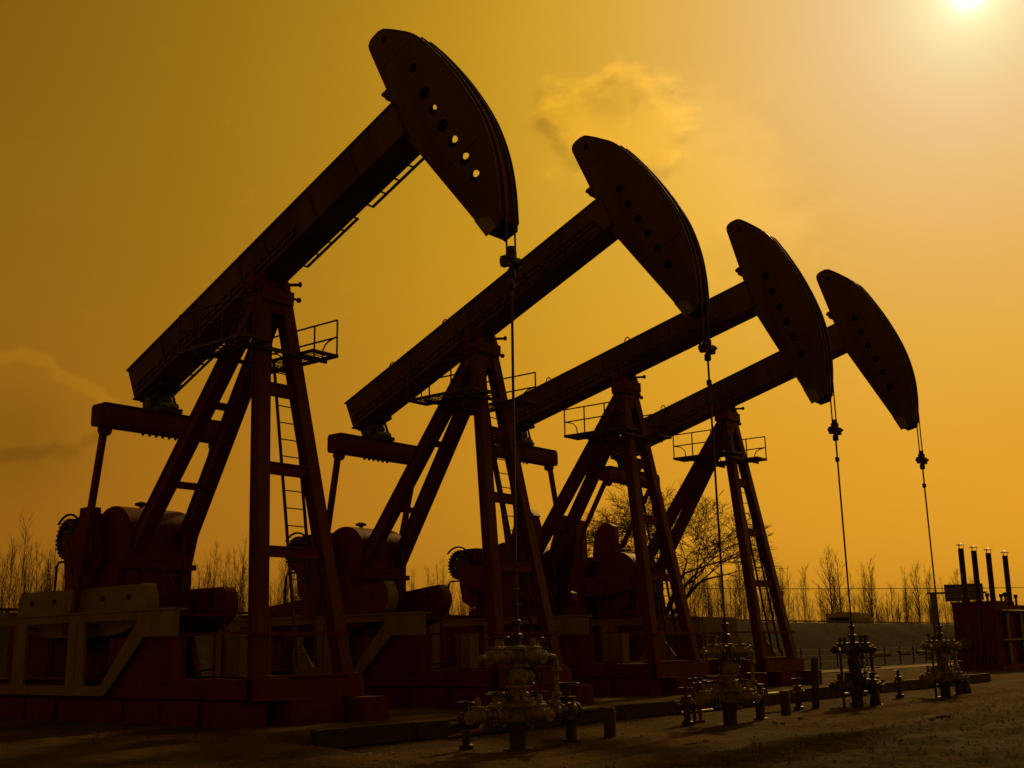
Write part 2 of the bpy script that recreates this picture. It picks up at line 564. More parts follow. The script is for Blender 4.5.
t.links.new(math_n(t, 'SUBTRACT', 0.95, math_n(t, 'MULTIPLY', math_n(t, 'MULTIPLY', damp.outputs[0], 0.12), math_n(t, 'SUBTRACT', 1.0, a2.outputs['Fac']))), b.inputs['Roughness'])
b.inputs['Specular IOR Level'].default_value = 0.05
hsum = math_n(t, 'ADD', n2.outputs[0], math_n(t, 'MULTIPLY', n3.outputs[0], 0.5))
bp = N(t, 'ShaderNodeBump', ins={'Strength': 1.0, 'Distance': 0.07})
t.links.new(hsum, bp.inputs['Height'])
t.links.new(bp.outputs[0], b.inputs['Normal'])
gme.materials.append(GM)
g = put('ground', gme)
g['kind'] = 'structure'


def gz_at(u, v):
    return float(terrain(np.array([u]), np.array([v]))[0])


def scatter(name, label, cat, m, shapes, spots):
    """many tiny pieces joined in one mesh; shapes: list of (verts, faces), spots: (shape, x, y, z, scale, turn)"""
    cs, fs, o = [], [], 0
    for k, x, y_, z, s_, a_ in spots:
        vs, ff = shapes[k]
        c, sn = math.cos(a_), math.sin(a_)
        p = np.stack([(vs[:, 0] * c - vs[:, 1] * sn) * s_ + x, (vs[:, 0] * sn + vs[:, 1] * c) * s_ + y_, vs[:, 2] * s_ + z], -1)
        cs.append(p)
        fs.append(ff + o)
        o += len(vs)
    co_, f_ = np.concatenate(cs), np.concatenate(fs)
    me = bpy.data.meshes.new(name)
    me.vertices.add(len(co_))
    me.vertices.foreach_set('co', co_.astype(np.float32).ravel())
    me.loops.add(f_.size)
    me.loops.foreach_set('vertex_index', f_.ravel().astype(np.int32))
    me.polygons.add(len(f_))
    me.polygons.foreach_set('loop_start', np.arange(0, f_.size, 3, dtype=np.int32))
    me.update()
    me.materials.append(m)
    o_ = put(name, me)
    o_['kind'] = 'stuff'
    o_['label'] = label
    o_['category'] = cat


_r = np.random.default_rng(12)
PEB = []
for k in range(6):
    vs = np.array([(1, 0, 0), (-1, 0, 0), (0, 1, 0), (0, -1, 0), (0, 0, 0.8), (0, 0, -0.5), (0.6, 0.6, 0.35), (-0.5, -0.65, 0.4)], float)
    vs = vs * _r.uniform(0.6, 1.15, vs.shape)
    fc = np.array([(0, 6, 4), (6, 2, 4), (2, 1, 4), (1, 7, 4), (7, 3, 4), (3, 0, 4), (0, 2, 6), (2, 0, 5), (1, 2, 5), (3, 1, 5), (0, 3, 5), (1, 3, 7)])
    PEB.append((vs, fc))
sx = UT + 3.9 + 9.0 * _r.random(9000) ** 0.9
sy = 9.0 + 34.0 * _r.random(9000) ** 1.3
keep = np.array([fbm(np.array([x * 0.5]), np.array([y_ * 0.5]), 3)[0] for x, y_ in zip(sx, sy)]) > _r.uniform(-0.25, 0.15, 9000)
sx, sy = sx[keep], sy[keep]
sz_ = terrain(sx, sy)
scatter('gravel', 'loose gravel and clods scattered over the dirt yard', 'gravel', STONE, PEB,
        [(int(_r.integers(6)), x, y_, z, float(0.010 + 0.028 * _r.random() ** 3), float(_r.random() * 6.28)) for x, y_, z in zip(sx, sy, sz_)])
TUFT = []
for k in range(5):
    vs, fc = [], []
    for j in range(9):
        a_, l_, t_ = _r.random() * 6.28, _r.uniform(0.5, 1.0), _r.uniform(0.15, 0.8)
        bx, by = 0.12 * math.cos(a_ * 3), 0.12 * math.sin(a_ * 3)
        tx, ty = bx + t_ * l_ * math.cos(a_), by + t_ * l_ * math.sin(a_)
        n_ = len(vs)
        vs += [(bx - 0.025 * math.sin(a_), by + 0.025 * math.cos(a_), 0), (bx + 0.025 * math.sin(a_), by - 0.025 * math.cos(a_), 0), (tx, ty, l_)]
        fc.append((n_, n_ + 1, n_ + 2))
    TUFT.append((np.array(vs), np.array(fc)))
tx = np.concatenate([UT + 9.3 + 7.0 * _r.random(1500), KERB_U + _r.normal(0.25, 0.18, 260), UT + _r.uniform(-8, 3.4, 260)])
ty = np.concatenate([8.0 + 34.0 * _r.random(1500) ** 1.2, KERB_V0 + 30 * _r.random(260), V[0] - 1.9 - 2.5 * _r.random(260) ** 2])
tz = terrain(tx, ty)
WEED = mat('dry_grass', (0.075, 0.056, 0.024), (0.045, 0.034, 0.014), 0.9, scale=4)
scatter('dry_grass', 'sparse dry grass tufts on the rough ground and along the kerb', 'grass', WEED, TUFT,
        [(int(_r.integers(5)), x, y_, z - 0.01, float(_r.uniform(0.05, 0.16)), float(_r.random() * 6.28)) for x, y_, z in zip(tx, ty, tz)])

# kerb of the pump platform: cast sections along the row
kb = bpy.data.objects.new('kerb', None)
COL.objects.link(kb)
kb['kind'] = 'structure'
random.seed(2)
y = KERB_V0
while y < 46:
    ln = 1.9 + random.random() * 0.4
    hgt = 0.32 + random.uniform(-0.02, 0.02)
    part('kerb_section', round(ln, 1), lambda q, ln=ln: q.box(-0.11, 0.11, 0.0, round(ln, 1) - 0.03, -0.3, 0.0), CONC, kb,
         (KERB_U + random.uniform(-0.015, 0.015), y, hgt), (0, 0, random.uniform(-0.008, 0.008)))
    y += ln

# ------------------------------------------------------------------ pump jacks
PIVS = [9.30, 9.43, 9.62, 9.53]
ANG = [24.6, 23.3, 14.3, 15.9]
HEAD = [(0.0, 1.0), (-0.08, 1.0), (0.0, 1.04), (-0.03, 1.035)]      # head set along the beam, head height
CARZ = [8.16, 7.88, 7.00, 6.88]
PIN = [(-4.62, 2.15), (-4.60, 2.40), (-3.12, 3.10), (-6.30, 3.60)]
CRANK = [-90.0, -84.0, -19.0, 182.0]
ARC = [(5.10, 2.49), (5.40, 2.14), (5.72, 1.66), (5.98, 0.86), (6.17, 0.0), (6.27, -0.90), (6.22, -1.70), (6.05, -2.40), (5.80, -3.05)]


def catmull(p, n=6):
    out = []
    for i in range(len(p) - 1):
        a, b_, c, d = (np.array(p[max(0, min(len(p) - 1, j))]) for j in (i - 1, i, i + 1, i + 2))
        for k in range(n):
            s = k / n
            out.append(tuple(0.5 * (2 * b_ + (c - a) * s + (2 * a - 5 * b_ + 4 * c - d) * s * s + (3 * b_ - a - 3 * c + d) * s ** 3)))
    out.append(p[-1])
    return out


ARCS = catmull(ARC)
OUT = [(4.62, -0.02), (4.64, 1.0), (4.61, 2.34), (4.63, 2.45), (4.70, 2.52), (4.80, 2.545), (4.98, 2.54)] + ARCS + [(5.74, -3.16), (5.42, -3.14)]
HOLES = [(5.30, 0.62), (5.34, 0.13), (5.40, -0.36), (5.46, -0.84), (5.51, -1.32), (5.56, -1.82)]


def plate_mesh(name, outline, holes, th, m):
    """flat plate in x,z with real round holes, th thick along y"""
    cu = bpy.data.curves.new('plate_outline', 'CURVE')
    cu.dimensions = '2D'
    cu.fill_mode = 'BOTH'
    cu.extrude = th / 2
    loops = [outline]
    for hx, hz, hr in holes:
        loops.append([(hx + hr * math.cos(q), hz + hr * math.sin(q)) for q in np.linspace(0, 2 * math.pi, 15)[:-1]])
    for lp in loops:
        sp = cu.splines.new('POLY')
        sp.points.add(len(lp) - 1)
        for p, (x, z) in zip(sp.points, lp):
            p.co = (x, z, 0, 1)
        sp.use_cyclic_u = True
    ob = bpy.data.objects.new('plate_outline', cu)
    COL.objects.link(ob)
    dg = bpy.context.evaluated_depsgraph_get()
    me = bpy.data.meshes.new_from_object(ob.evaluated_get(dg))
    bpy.data.objects.remove(ob)
    bpy.data.curves.remove(cu)
    for v in me.vertices:
        x, z, y_ = v.co
        v.co = (x, y_, z)
    me.flip_normals()
    me.name = name
    me.materials.clear()
    me.materials.append(m)
    for p in me.polygons:
        p.use_smooth = False
    return me


BIGH = [(x, z, 0.10) for x, z in HOLES]
TOPH = [(4.99, 2.2, 0.07)]
PL_STD = plate_mesh('side_plate', OUT, BIGH + TOPH, 0.016, DUST)
H1 = [(5.03, 2.25, 0.08), (5.38, 1.10, 0.10), (5.39, 0.42, 0.125), (5.42, -0.06, 0.10), (5.48, -0.52, 0.125), (5.54, -1.0, 0.125), (5.62, -1.50, 0.125), (5.67, -1.96, 0.12)]
PL_FIRST = plate_mesh('side_plate', OUT, H1, 0.016, DUST)
PL_BACK1 = plate_mesh('side_plate', OUT, [(4.80, 2.44, 0.06), (5.24, 0.45, 0.085), (5.34, -0.52, 0.085), (5.41, -1.01, 0.085), (5.46, -1.50, 0.085)], 0.016, DUST)
PL_BACK = plate_mesh('side_plate', OUT, [], 0.016, DUST)


def strip(q, pts, y0, y1, th):
    """thin plate following a line of x,z points"""
    n = len(pts)
    nor = []
    for i in range(n):
        a, c = np.array(pts[max(0, i - 1)]), np.array(pts[min(n - 1, i + 1)])
        d = (c - a) / np.linalg.norm(c - a)
        nor.append(np.array([-d[1], d[0]]) * -1)
    inner = [(p[0] - k[0] * th * -1, p[1] - k[1] * th * -1) for p, k in zip(pts, nor)]
    vs = []
    for p, r in zip(pts, inner):
        vs += [(p[0], y0, p[1]), (p[0], y1, p[1]), (r[0], y1, r[1]), (r[0], y0, r[1])]
    fs = []
    for i in range(n - 1):
        o, e = i * 4, i * 4 + 4
        for k in range(4):
            fs.append((o + k, o + (k + 1) % 4, e + (k + 1) % 4, e + k))
    fs += [(0, 1, 2, 3), tuple(n * 4 - 1 - k for k in range(4))]
    q.add(vs, fs)


def head_core(q):
    strip(q, ARCS[1:], -0.235, 0.235, 0.03)
    # back edges and inner ribs between the side plates
    q.bar((4.67, 0, 1.05), (4.66, 0, 2.42), 0.47, 0.02, up=(1, 0, 0))
    q.bar((4.64, 0, -0.06), (5.42, 0, -3.10), 0.47, 0.02, up=(1, 0, 0))
    q.bar((4.70, 0, 2.49), (5.0, 0, 2.51), 0.47, 0.02, up=(0, 0, 1))
    q.bar((5.0, 0, 1.6), (5.7, 0, 1.6), 0.44, 0.02)
    q.bar((5.25, 0, -2.5), (6.0, 0, -2.5), 0.44, 0.02)


def arc_flange(q):
    # raised guide rims that keep the rope on the arc
    for y_ in (-0.262, 0.236):
        strip(q, [(x + 0.024 * min(1, k / 14), z) for k, (x, z) in enumerate(ARCS)], y_, y_ + 0.026, 0.035)
    for y_ in (-0.10, 0.06):
        strip(q, [(x + 0.016 * min(1, k / 10), z) for k, (x, z) in enumerate(ARCS[14:])], y_, y_ + 0.04, 0.02)


def head_seam(q):
    q.bar((4.70, -0.258, 1.72), (5.60, -0.258, 1.72), 0.008, 0.03)
    q.bar((5.06, -0.258, -1.35), (6.16, -0.258, -1.35), 0.008, 0.03)
    q.box(4.64, 4.86, -0.262, -0.254, -0.04, 1.02)


def end_shoe(q):
    q.prism([(5.30, -2.72), (5.62, -2.86), (5.66, -3.16), (5.40, -3.17)], -0.264, -0.2545)


def head_lug(q):
    q.bar((4.60, 0, 1.0), (4.60, 0, 1.20), 0.54, 0.12, up=(1, 0, 0))
    q.tube([(4.55, -0.31, 1.12), (4.55, 0.31, 1.12)], 0.045, 8)


def beam_body(q):
    q.box(-4.72, 4.70, -0.32, -0.30, -0.05, 0.72)        # near web
    q.box(-4.72, 4.70, 0.30, 0.32, -0.05, 0.72)          # far web
    q.box(-4.74, 4.72, -0.36, 0.36, 0.72, 0.75)          # top flange
    q.box(-4.74, 4.72, -0.36, 0.36, -0.08, -0.05)        # bottom flange
    q.box(-4.73, -4.70, -0.30, 0.30, -0.045, 0.715)      # end plate
    q.box(4.66, 4.69, -0.30, 0.30, -0.045, 0.715)


def stiffener(q):
    q.box(-0.02, 0.02, -0.355, -0.322, -0.048, 0.718)


def flange_seam(q):
    q.box(-4.6, 1.4, -0.345, -0.322, 0.20, 0.235)
    q.box(-4.6, 1.4, -0.345, -0.322, 0.06, 0.085)
    for k in range(22):
        x = -4.5 + k * 0.275
        q.box(x, x + 0.05, -0.352, -0.322, 0.085, 0.20)


def beam_ladder(x0, x1, y_, drop):
    def fn(q):
        q.bar((x0, y_, drop), (x1, y_, drop), 0.045, 0.045)
        q.bar((x0, y_ + 0.19, drop), (x1, y_ + 0.19, drop), 0.045, 0.045)
        n = max(2, int(round((x1 - x0) / 0.42)))
        for k in range(n + 1):
            x = x0 + (x1 - x0) * k / n
            q.bar((x, y_ - 0.04, drop), (x, y_ + 0.22, drop), 0.03, 0.03)
        for x in (x0 + 0.05, x1 - 0.05):
            q.bar((x, y_ - 0.06 if y_ > 0 else y_ + 0.3, drop), (x, 0.31 if y_ > 0 else -0.31, 0.02), 0.04, 0.04)
    return fn


def lifting_eye(q):
    q.ring((0, 0, 0.10), (0, 1, 0), 0.085, 0.018, 14, 5)
    q.box(-0.05, 0.05, -0.03, 0.03, -0.01, 0.03)


def tail_bearing(q):
    q.box(-4.62, -3.95, -0.28, 0.28, -0.20, -0.083)
    q.box(-4.52, -4.10, -0.20, 0.20, -0.42, -0.20)
    q.tube([(-4.32, -0.34, -0.46), (-4.32, 0.34, -0.46)], 0.17, 12)
    q.box(-4.66, -4.0, -0.26, 0.26, -0.66, -0.56)
    for sx in (-4.56, -4.04):
        for sy in (-0.2, 0.2):
            q.tube([(sx, sy, -0.72), (sx, sy, -0.1)], 0.035, 6)
    q.box(-3.92, -3.78, -0.24, 0.24, -0.24, -0.083)


def saddle(q):
    q.box(-0.20, 0.34, -0.40, 0.40, -0.58, -0.30)
    q.prism([(-0.2, -0.30), (0.30, -0.30), (0.2, -0.02), (-0.2, -0.02)], -0.36, -0.22)
    q.prism([(-0.2, -0.30), (0.30, -0.30), (0.2, -0.02), (-0.2, -0.02)], 0.22, 0.36)
    q.tube([(0, -0.48, -0.14), (0, 0.48, -0.14)], 0.13, 12)
    for sy in (-1, 1):
        q.tube([(0.26, sy * 0.30, -0.12), (0.44, sy * 0.52, -0.10)], 0.035, 6)
        q.lathe([(0.06, 0), (0.06, 0.06)], (0.40, sy * 0.47, -0.10), (0.18, sy * 0.22, 0.02), 6)


def top_plate(q):
    q.box(-0.16, 0.30, -0.44, 0.44, 8.93, 9.03)
    q.box(-0.12, 0.26, -0.36, 0.36, 8.50, 8.93)
    for sx in (0.16,):
        for sy in (-1, 1):
            q.tube([(sx, sy * 0.42, 8.95), (sx, sy * 0.70, 8.95)], 0.03, 6)
            q.lathe([(0.06, 0), (0.06, 0.05)], (sx, sy * 0.66, 8.95), (0, sy, 0), 6)


FT = lambda z: (0.12 + (8.9 - z) * 0.156, 0.27 + (8.9 - z) * 0.102)     # front leg: x, half spread
RT = lambda z: (0.02 - (8.9 - z) * 0.690, 0.22 + (8.9 - z) * 0.074)     # rear leg


def leg_section(q, a, b, wd):
    a, b = Vector(a), Vector(b)
    d = (b - a).normalized()
    side = Vector((0, 1, 0))
    fr = d.cross(side).normalized()
    q.bar(a, b, wd * 0.78, wd * 0.72, up=fr)
    for s in (-1, 1):
        q.bar(a + fr * (s * wd * 0.40), b + fr * (s * wd * 0.40), wd, wd * 0.12, up=fr)


def front_leg(s):
    def fn(q):
        x0, y0 = FT(8.9)
        x1, y1 = FT(1.14)
        leg_section(q, (x0, s * y0, 8.9), (x1, s * y1, 1.14), 0.285)
    return fn


def rear_leg(s):
    def fn(q):
        x0, y0 = RT(8.9)
        x1, y1 = RT(3.75)
        leg_section(q, (x0, s * y0, 8.9), (x1, s * y1, 3.75), 0.32)
        q.box(x1 - 0.34, x1 + 0.10, s * y1 - 0.24, s * y1 + 0.24, 3.42, 3.74)
        q.bar((x1 - 0.1, s * y1, 3.45), (x1 - 0.55, s * (y1 + 0.02), 1.12), 0.28, 0.26, up=(1, 0, 0))
    return fn


def front_brace(z, h):
    def fn(q):
        x, y_ = FT(z)
        q.bar((x, -y_ + 0.10, z), (x, y_ - 0.10, z), h * 0.55, h)
        q.box(x - h * 0.45, x + h * 0.45, -y_ + 0.12, y_ - 0.12, z + h * 0.42, z + h * 0.5 + 0.01)
    return fn


def rear_brace(z, h):
    def fn(q):
        x, y_ = RT(z)
        q.bar((x, -y_ + 0.10, z), (x, y_ - 0.10, z), h, h)
    return fn


def crank_arm(q):
    # local: shaft at the origin, the arm along +x
    q.prism([(-1.15, -0.20), (-1.15, 0.20), (-0.35, 0.33), (0.5, 0.33), (1.85, 0.22), (1.95, 0.0), (1.85, -0.22), (0.5, -0.33), (-0.35, -0.33)], -0.13, 0.13)
    q.lathe([(0.30, -0.2), (0.30, 0.2)], (0, 0, 0), (0, 1, 0), 16)


def crank_weight(q):
    q.prism([(0.62, -2.30), (0.62, 2.30), (0.86, 2.44), (1.08, 2.45), (1.28, 2.34), (1.46, 2.08), (1.58, 1.70), (1.64, 1.2), (1.64, -1.2), (1.58, -1.70), (1.46, -2.08), (1.28, -2.34), (1.08, -2.45), (0.86, -2.44)], -0.15, 0.15)


def weight_cap(q):
    q.prism([(0.60, 2.31), (0.60, 2.36), (0.86, 2.50), (1.09, 2.51), (1.31, 2.39), (1.285, 2.345), (1.08, 2.455), (0.86, 2.445)], -0.16, 0.16)


def weight_bolt(q):
    for z in (-1.9, -0.95, 0.95, 1.9):
        q.lathe([(0.06, 0), (0.06, 0.06)], (0.86, -0.13, z), (0, -1, 0), 6)
        q.lathe([(0.06, 0), (0.06, 0.06)], (0.86, 0.13, z), (0, 1, 0), 6)


def gearbox(q):
    hood = [(-4.98, 3.0), (-4.98, 4.42), (-4.70, 4.66)]
    for k in range(9):
        a_ = R_(128 - k * 16)
        hood.append((-4.08 + 0.72 * math.cos(a_) * 1.0, 4.16 + 0.62 * math.sin(a_)))
    hood += [(-3.38, 4.0), (-3.38, 3.0)]
    q.prism(hood, -0.80, 0.80)
    q.box(-5.05, -3.30, -0.86, 0.86, 3.40, 3.52)
    q.box(-5.0, -3.36, -0.78, 0.78, 2.2, 3.0)
    for y_ in (-0.86, 0.86):
        q.lathe([(0.42, 0), (0.42, 0.10), (0.28, 0.14)], (-4.6, y_ - (0.06 if y_ < 0 else -0.06), 3.6), (0, 1 if y_ > 0 else -1, 0), 16)
    for y_ in (-0.5, 0, 0.5):
        q.box(-3.38, -3.30, y_ - 0.03, y_ + 0.03, 2.3, 3.4)


def gearbox_stand(q):
    q.prism([(-5.3, 1.1), (-5.0, 2.2), (-3.35, 2.2), (-2.9, 1.1)], -0.85, -0.70)
    q.prism([(-5.3, 1.1), (-5.0, 2.2), (-3.35, 2.2), (-2.9, 1.1)], 0.70, 0.85)
    q.box(-4.9, -3.4, -0.69, 0.69, 1.12, 2.18)


def breather(q):
    q.lathe([(0.05, 0), (0.05, 0.12), (0.15, 0.15), (0.15, 0.20), (0.04, 0.24)], (-4.4, 0.1, 4.74), (0, 0, 1), 10)


def pulley(q):
    c = (-6.06, -0.62, 4.20)
    q.ring(c, (0, 1, 0), 0.36, 0.09, 26, 6)
    for y_ in (-0.70, -0.54):
        q.ring((c[0], y_, c[2]), (0, 1, 0), 0.40, 0.03, 26, 5)
    q.lathe([(0.13, -0.16), (0.13, 0.16)], c, (0, 1, 0), 12)
    q.lathe([(0.27, 0.02), (0.27, 0.06)], c, (0, 1, 0), 14)
    for k in range(5):
        a_ = k * math.pi * 0.4 + 0.3
        q.bar(c, (c[0] + 0.40 * math.cos(a_), c[1], c[2] + 0.40 * math.sin(a_)), 0.22, 0.07, up=(0, 1, 0))
    for k in range(26):
        a_ = k * 2 * math.pi / 26
        p = Vector((c[0] + 0.44 * math.cos(a_), c[1], c[2] + 0.44 * math.sin(a_)))
        q.box(p.x - 0.03, p.x + 0.03, c[1] - 0.1, c[1] + 0.1, p.z - 0.03, p.z + 0.03)


def pulley_shaft(q):
    q.tube([(-6.18, -0.75, 4.22), (-6.18, 0.5, 4.22)], 0.06, 8)
    q.box(-6.0, -4.98, -0.48, 0.30, 3.75, 4.50)
    q.tube([(-5.9, -0.06, 4.45), (-5.0, -0.06, 4.5)], 0.12, 10)


def pulley_guard(q):
    pts = [(-6.18 + 0.58 * math.cos(a_), -0.62, 4.22 + 0.56 * math.sin(a_)) for a_ in np.linspace(R_(50), R_(140), 8)]
    q.tube(pts, 0.03, 6)
    q.tube([(-6.10, -0.62, 3.70), (-6.5, -0.62, 3.70), (-6.58, -0.62, 3.58)], 0.03, 6)
    q.tube([(-6.58, -0.62, 3.62), (-6.66, -0.62, 1.1)], 0.035, 6)


def belt_guard(q):
    q.prism([(-5.85, 3.05), (-5.95, 3.6), (-6.05, 4.0), (-5.95, 4.30), (-5.52, 4.25), (-5.25, 3.6), (-5.20, 2.95), (-5.5, 2.84)], -0.80, -0.735)


def brake_lever(q):
    q.tube([(-5.3, -0.95, 3.2), (-5.45, -0.98, 3.9), (-5.75, -0.98, 4.35), (-5.70, -0.98, 4.55)], 0.035, 6)
    q.tube([(-5.1, -0.92, 3.0), (-4.2, -0.95, 2.7), (-3.0, -0.95, 2.6)], 0.022, 6)


def oil_pipe(q):
    q.tube([(-3.36, 0.35, 4.2), (-3.10, 0.35, 4.15), (-3.05, 0.35, 3.2), (-3.12, 0.35, 2.4)], 0.035, 6)
    q.tube([(-3.4, -0.2, 3.6), (-3.0, -0.2, 3.5), (-2.9, 0.1, 2.9), (-3.3, 0.2, 2.4)], 0.025, 6)


def hose_bundle(q):
    rn = random.Random(8)
    for k in range(6):
        a, b = Vector((-5.9 + 0.2 * k, -0.5 + 0.15 * k, 4.35)), Vector((-4.9 + 0.15 * k, -0.7 + 0.2 * k, 4.5 - 0.12 * k))
        mid = (a + b) / 2 + Vector((rn.uniform(-0.2, 0.2), rn.uniform(-0.2, 0.2), rn.uniform(0.05, 0.38)))
        q.tube([a, a.lerp(mid, 0.6) + Vector((0, 0, 0.08)), mid, mid.lerp(b, 0.5) + Vector((0, 0, 0.05)), b], 0.026, 6)


def terminal_box(q):
    q.box(-5.95, -5.45, -0.55, -0.25, 4.28, 4.66)
    q.box(-5.98, -5.42, -0.58, -0.22, 4.66, 4.70)


def gear_cover(q):
    prof = [(-5.32, 2.9)] + [(-5.36 + 0.46 * math.cos(a_), 4.0 + 0.56 * math.sin(a_)) for a_ in np.linspace(R_(175), R_(10), 9)] + [(-4.95, 2.9)]
    q.prism(prof, -0.30, 0.55)


def lube_tank(q):
    q.lathe([(0.10, 0), (0.19, 0.05), (0.19, 0.55), (0.10, 0.62)], (-5.35, 0.55, 4.0), (0, 0, 1), 12)
    q.tube([(-5.35, 0.55, 4.6), (-5.35, 0.55, 4.8), (-5.1, 0.45, 4.85), (-4.9, 0.4, 4.6)], 0.02, 6)


def cable_run(q):
    q.tube([(-5.9, -0.3, 3.3), (-5.6, -0.75, 2.6), (-5.2, -0.8, 2.2), (-4.2, -0.92, 1.9), (-2.9, -0.95, 1.5), (-1.2, -1.0, 1.2), (-0.55, -0.6, 1.3)], 0.02, 5)


def brake_drum(q):
    q.lathe([(0.34, 0), (0.40, 0.02), (0.40, 0.20), (0.34, 0.22), (0.12, 0.24), (0.12, 0.34)], (-4.0, 0.80, 3.9), (0, 1, 0), 18)


def shaft_cover(q):
    q.lathe([(0.30, 0), (0.34, 0.02), (0.34, 0.16), (0.12, 0.18)], (-3.85, -0.80, 3.2), (0, -1, 0), 16)


def work_platform(q):
    q.box(-3.2, -1.9, -0.75, 0.75, 2.36, 2.40)
    for x in (-3.1, -2.0):
        for y_ in (-0.7, 0.7):
            q.bar((x, y_, 1.1), (x, y_, 2.36), 0.06, 0.06, up=(1, 0, 0))


def motor(q):
    q.lathe([(0.18, -0.50), (0.36, -0.46), (0.36, 0.42), (0.20, 0.46)], (-5.5, 0.1, 3.18), (0, 1, 0), 18)
    for k in range(18):
        a_ = k * math.pi / 9
        p = Vector((-5.5 + 0.38 * math.cos(a_), 0.1, 3.18 + 0.38 * math.sin(a_)))
        q.bar((p.x, -0.3, p.z), (p.x, 0.46, p.z), 0.02, 0.05, up=(math.cos(a_), 0, math.sin(a_)))
    q.box(-5.85, -5.15, -0.4, 0.5, 2.72, 2.83)


def motor_stand(q):
    for x, y_ in ((-5.85, -0.35), (-5.85, 0.45), (-5.2, -0.35), (-5.2, 0.45)):
        q.bar((x, y_, 1.1), (x, y_, 2.74), 0.12, 0.12, up=(1, 0, 0))
    q.box(-5.92, -5.0, -0.41, 0.51, 2.62, 2.715)


def motor_cabinet(q):
    q.box(-8.5, -5.35, -0.62, 0.9, 1.125, 2.58)
    q.box(-8.55, -5.32, -0.66, 0.94, 2.58, 2.615)
    for k in range(3):
        q.box(-8.4 + k * 1.02, -7.5 + k * 1.02, -0.64, -0.621, 1.25, 2.45)


def skid_beam(q):
    q.box(-8.3, 1.55, -0.16, 0.16, 1.085, 1.12)
    q.box(-8.3, 1.55, -0.16, 0.16, 0.73, 0.765)
    q.box(-8.3, 1.55, -0.03, 0.03, 0.765, 1.085)
    for k in range(9):
        x = -8.1 + k * 1.19
        q.box(x, x + 0.03, -0.15, 0.15, 0.77, 1.08)


def skid_cross(q):
    q.box(-0.14, 0.14, -0.98, 0.98, 0.78, 1.07)


def front_cross(q):
    q.box(1.16, 1.50, -1.33, 1.33, 1.125, 1.17)
    q.box(1.555, 1.60, -1.36, 1.36, 0.74, 1.10)


def side_plate_low(q):
    q.box(-2.95, -0.52, -1.42, -1.38, 0.76, 1.92)
    q.box(-0.52, 1.45, -1.42, -1.38, 0.76, 1.10)


def found_block(lx, ly):
    def fn(q):
        c = 0.025
        q.box(-lx / 2, lx / 2, -ly / 2, ly / 2, PAD - 0.15, 0.70)
        q.box(-lx / 2 + c, lx / 2 - c, -ly / 2 + c, ly / 2 - c, 0.70, 0.725)
    return fn


GY = -1.52


def guard_frame(q):
    y0, y1 = GY - 0.03, GY + 0.03
    q.box(-8.6, -1.60, y0, y1, 2.27, 2.46)
    q.box(-8.6, -2.86, y0, y1, 0.80, 0.99)
    for x0, x1 in ((-8.6, -8.1), (-6.52, -6.02), (-4.32, -4.0), (-3.97, -3.68)):
        q.box(x0, x1, y0 + (0.002 if x0 > -4.1 else 0), y1, 0.99, 2.27)
    q.prism([(-2.86, 0.80), (-2.86, 0.99), (-3.02, 0.99), (-1.80, 2.27), (-1.60, 2.27), (-1.60, 1.93)], y0, y1)
    q.box(-1.60, -0.52, y0, y1, 1.93, 2.46)
    q.box(-1.62, -0.52, y1, y1 + 0.2, 2.42, 2.46)


def guard_lip(q):
    q.box(-8.6, -0.52, GY - 0.06, GY - 0.031, 2.43, 2.475)
    q.box(-8.6, -2.9, GY - 0.06, GY - 0.031, 0.79, 0.83)


def guard_brace(q):
    for x in (-8.3, -6.25, -3.8, -1.1):
        q.bar((x, GY + 0.03, 2.2), (x, -1.16, 2.2), 0.05, 0.05)
        q.bar((x, GY + 0.03, 1.06), (x, -1.16, 1.06), 0.05, 0.05)


def hand_rail(q):
    q.bar((-0.52, -1.40, 1.95), (1.40, -1.32, 1.95), 0.045, 0.045)
    q.bar((1.46, -1.05, 1.93), (1.46, 1.05, 1.93), 0.07, 0.07)
    for x in (-0.45, 0.45):
        q.bar((x, -1.38, 1.10), (x, -1.38, 1.95), 0.04, 0.04, up=(1, 0, 0))


def control_box(q):
    q.box(-0.62, -0.18, -0.30, 0.02, 1.13, 1.90)
    q.box(-0.65, -0.15, -0.33, 0.05, 1.90, 1.94)


def control_door(q):
    q.box(-0.58, -0.22, -0.318, -0.302, 1.20, 1.84)
    q.box(-0.29, -0.26, -0.335, -0.318, 1.46, 1.56)


def low_panel(q):
    q.prism([(0.55, 1.125), (0.42, 1.55), (0.60, 1.88), (0.72, 1.88), (0.72, 1.7), (1.05, 1.30), (1.0, 1.125)], 0.5, 0.54)


PZ = 7.70


def platform_deck(q):
    for s in (-1, 1):
        y0, y1 = (0.55 * s, 1.22 * s) if s > 0 else (1.22 * s, 0.55 * s)
        for x in (-1.36, 0.80):
            q.bar((x, y0, PZ), (x, y1, PZ), 0.05, 0.07)
        for y_ in (y0, y1):
            q.bar((-1.39, y_, PZ), (0.83, y_, PZ), 0.04, 0.07)
        # open bar grating
        for k in range(7):
            y_ = y0 + (y1 - y0) * (k + 0.5) / 7
            q.bar((-1.34, y_, PZ + 0.03), (0.78, y_, PZ + 0.03), 0.006, 0.02)
        for k in range(7):
            x = -1.34 + 2.12 * (k + 0.5) / 7
            q.bar((x, y0, PZ + 0.026), (x, y1, PZ + 0.026), 0.02, 0.02)
    q.bar((0.50, -1.2, PZ - 0.075), (0.50, 1.2, PZ - 0.075), 0.06, 0.08)
    q.bar((-0.80, -1.2, PZ - 0.075), (-0.80, 1.2, PZ - 0.075), 0.06, 0.08)


def rail_post(q):
    q.tube([(0, 0, 0), (0, 0, 0.80)], 0.02, 6)


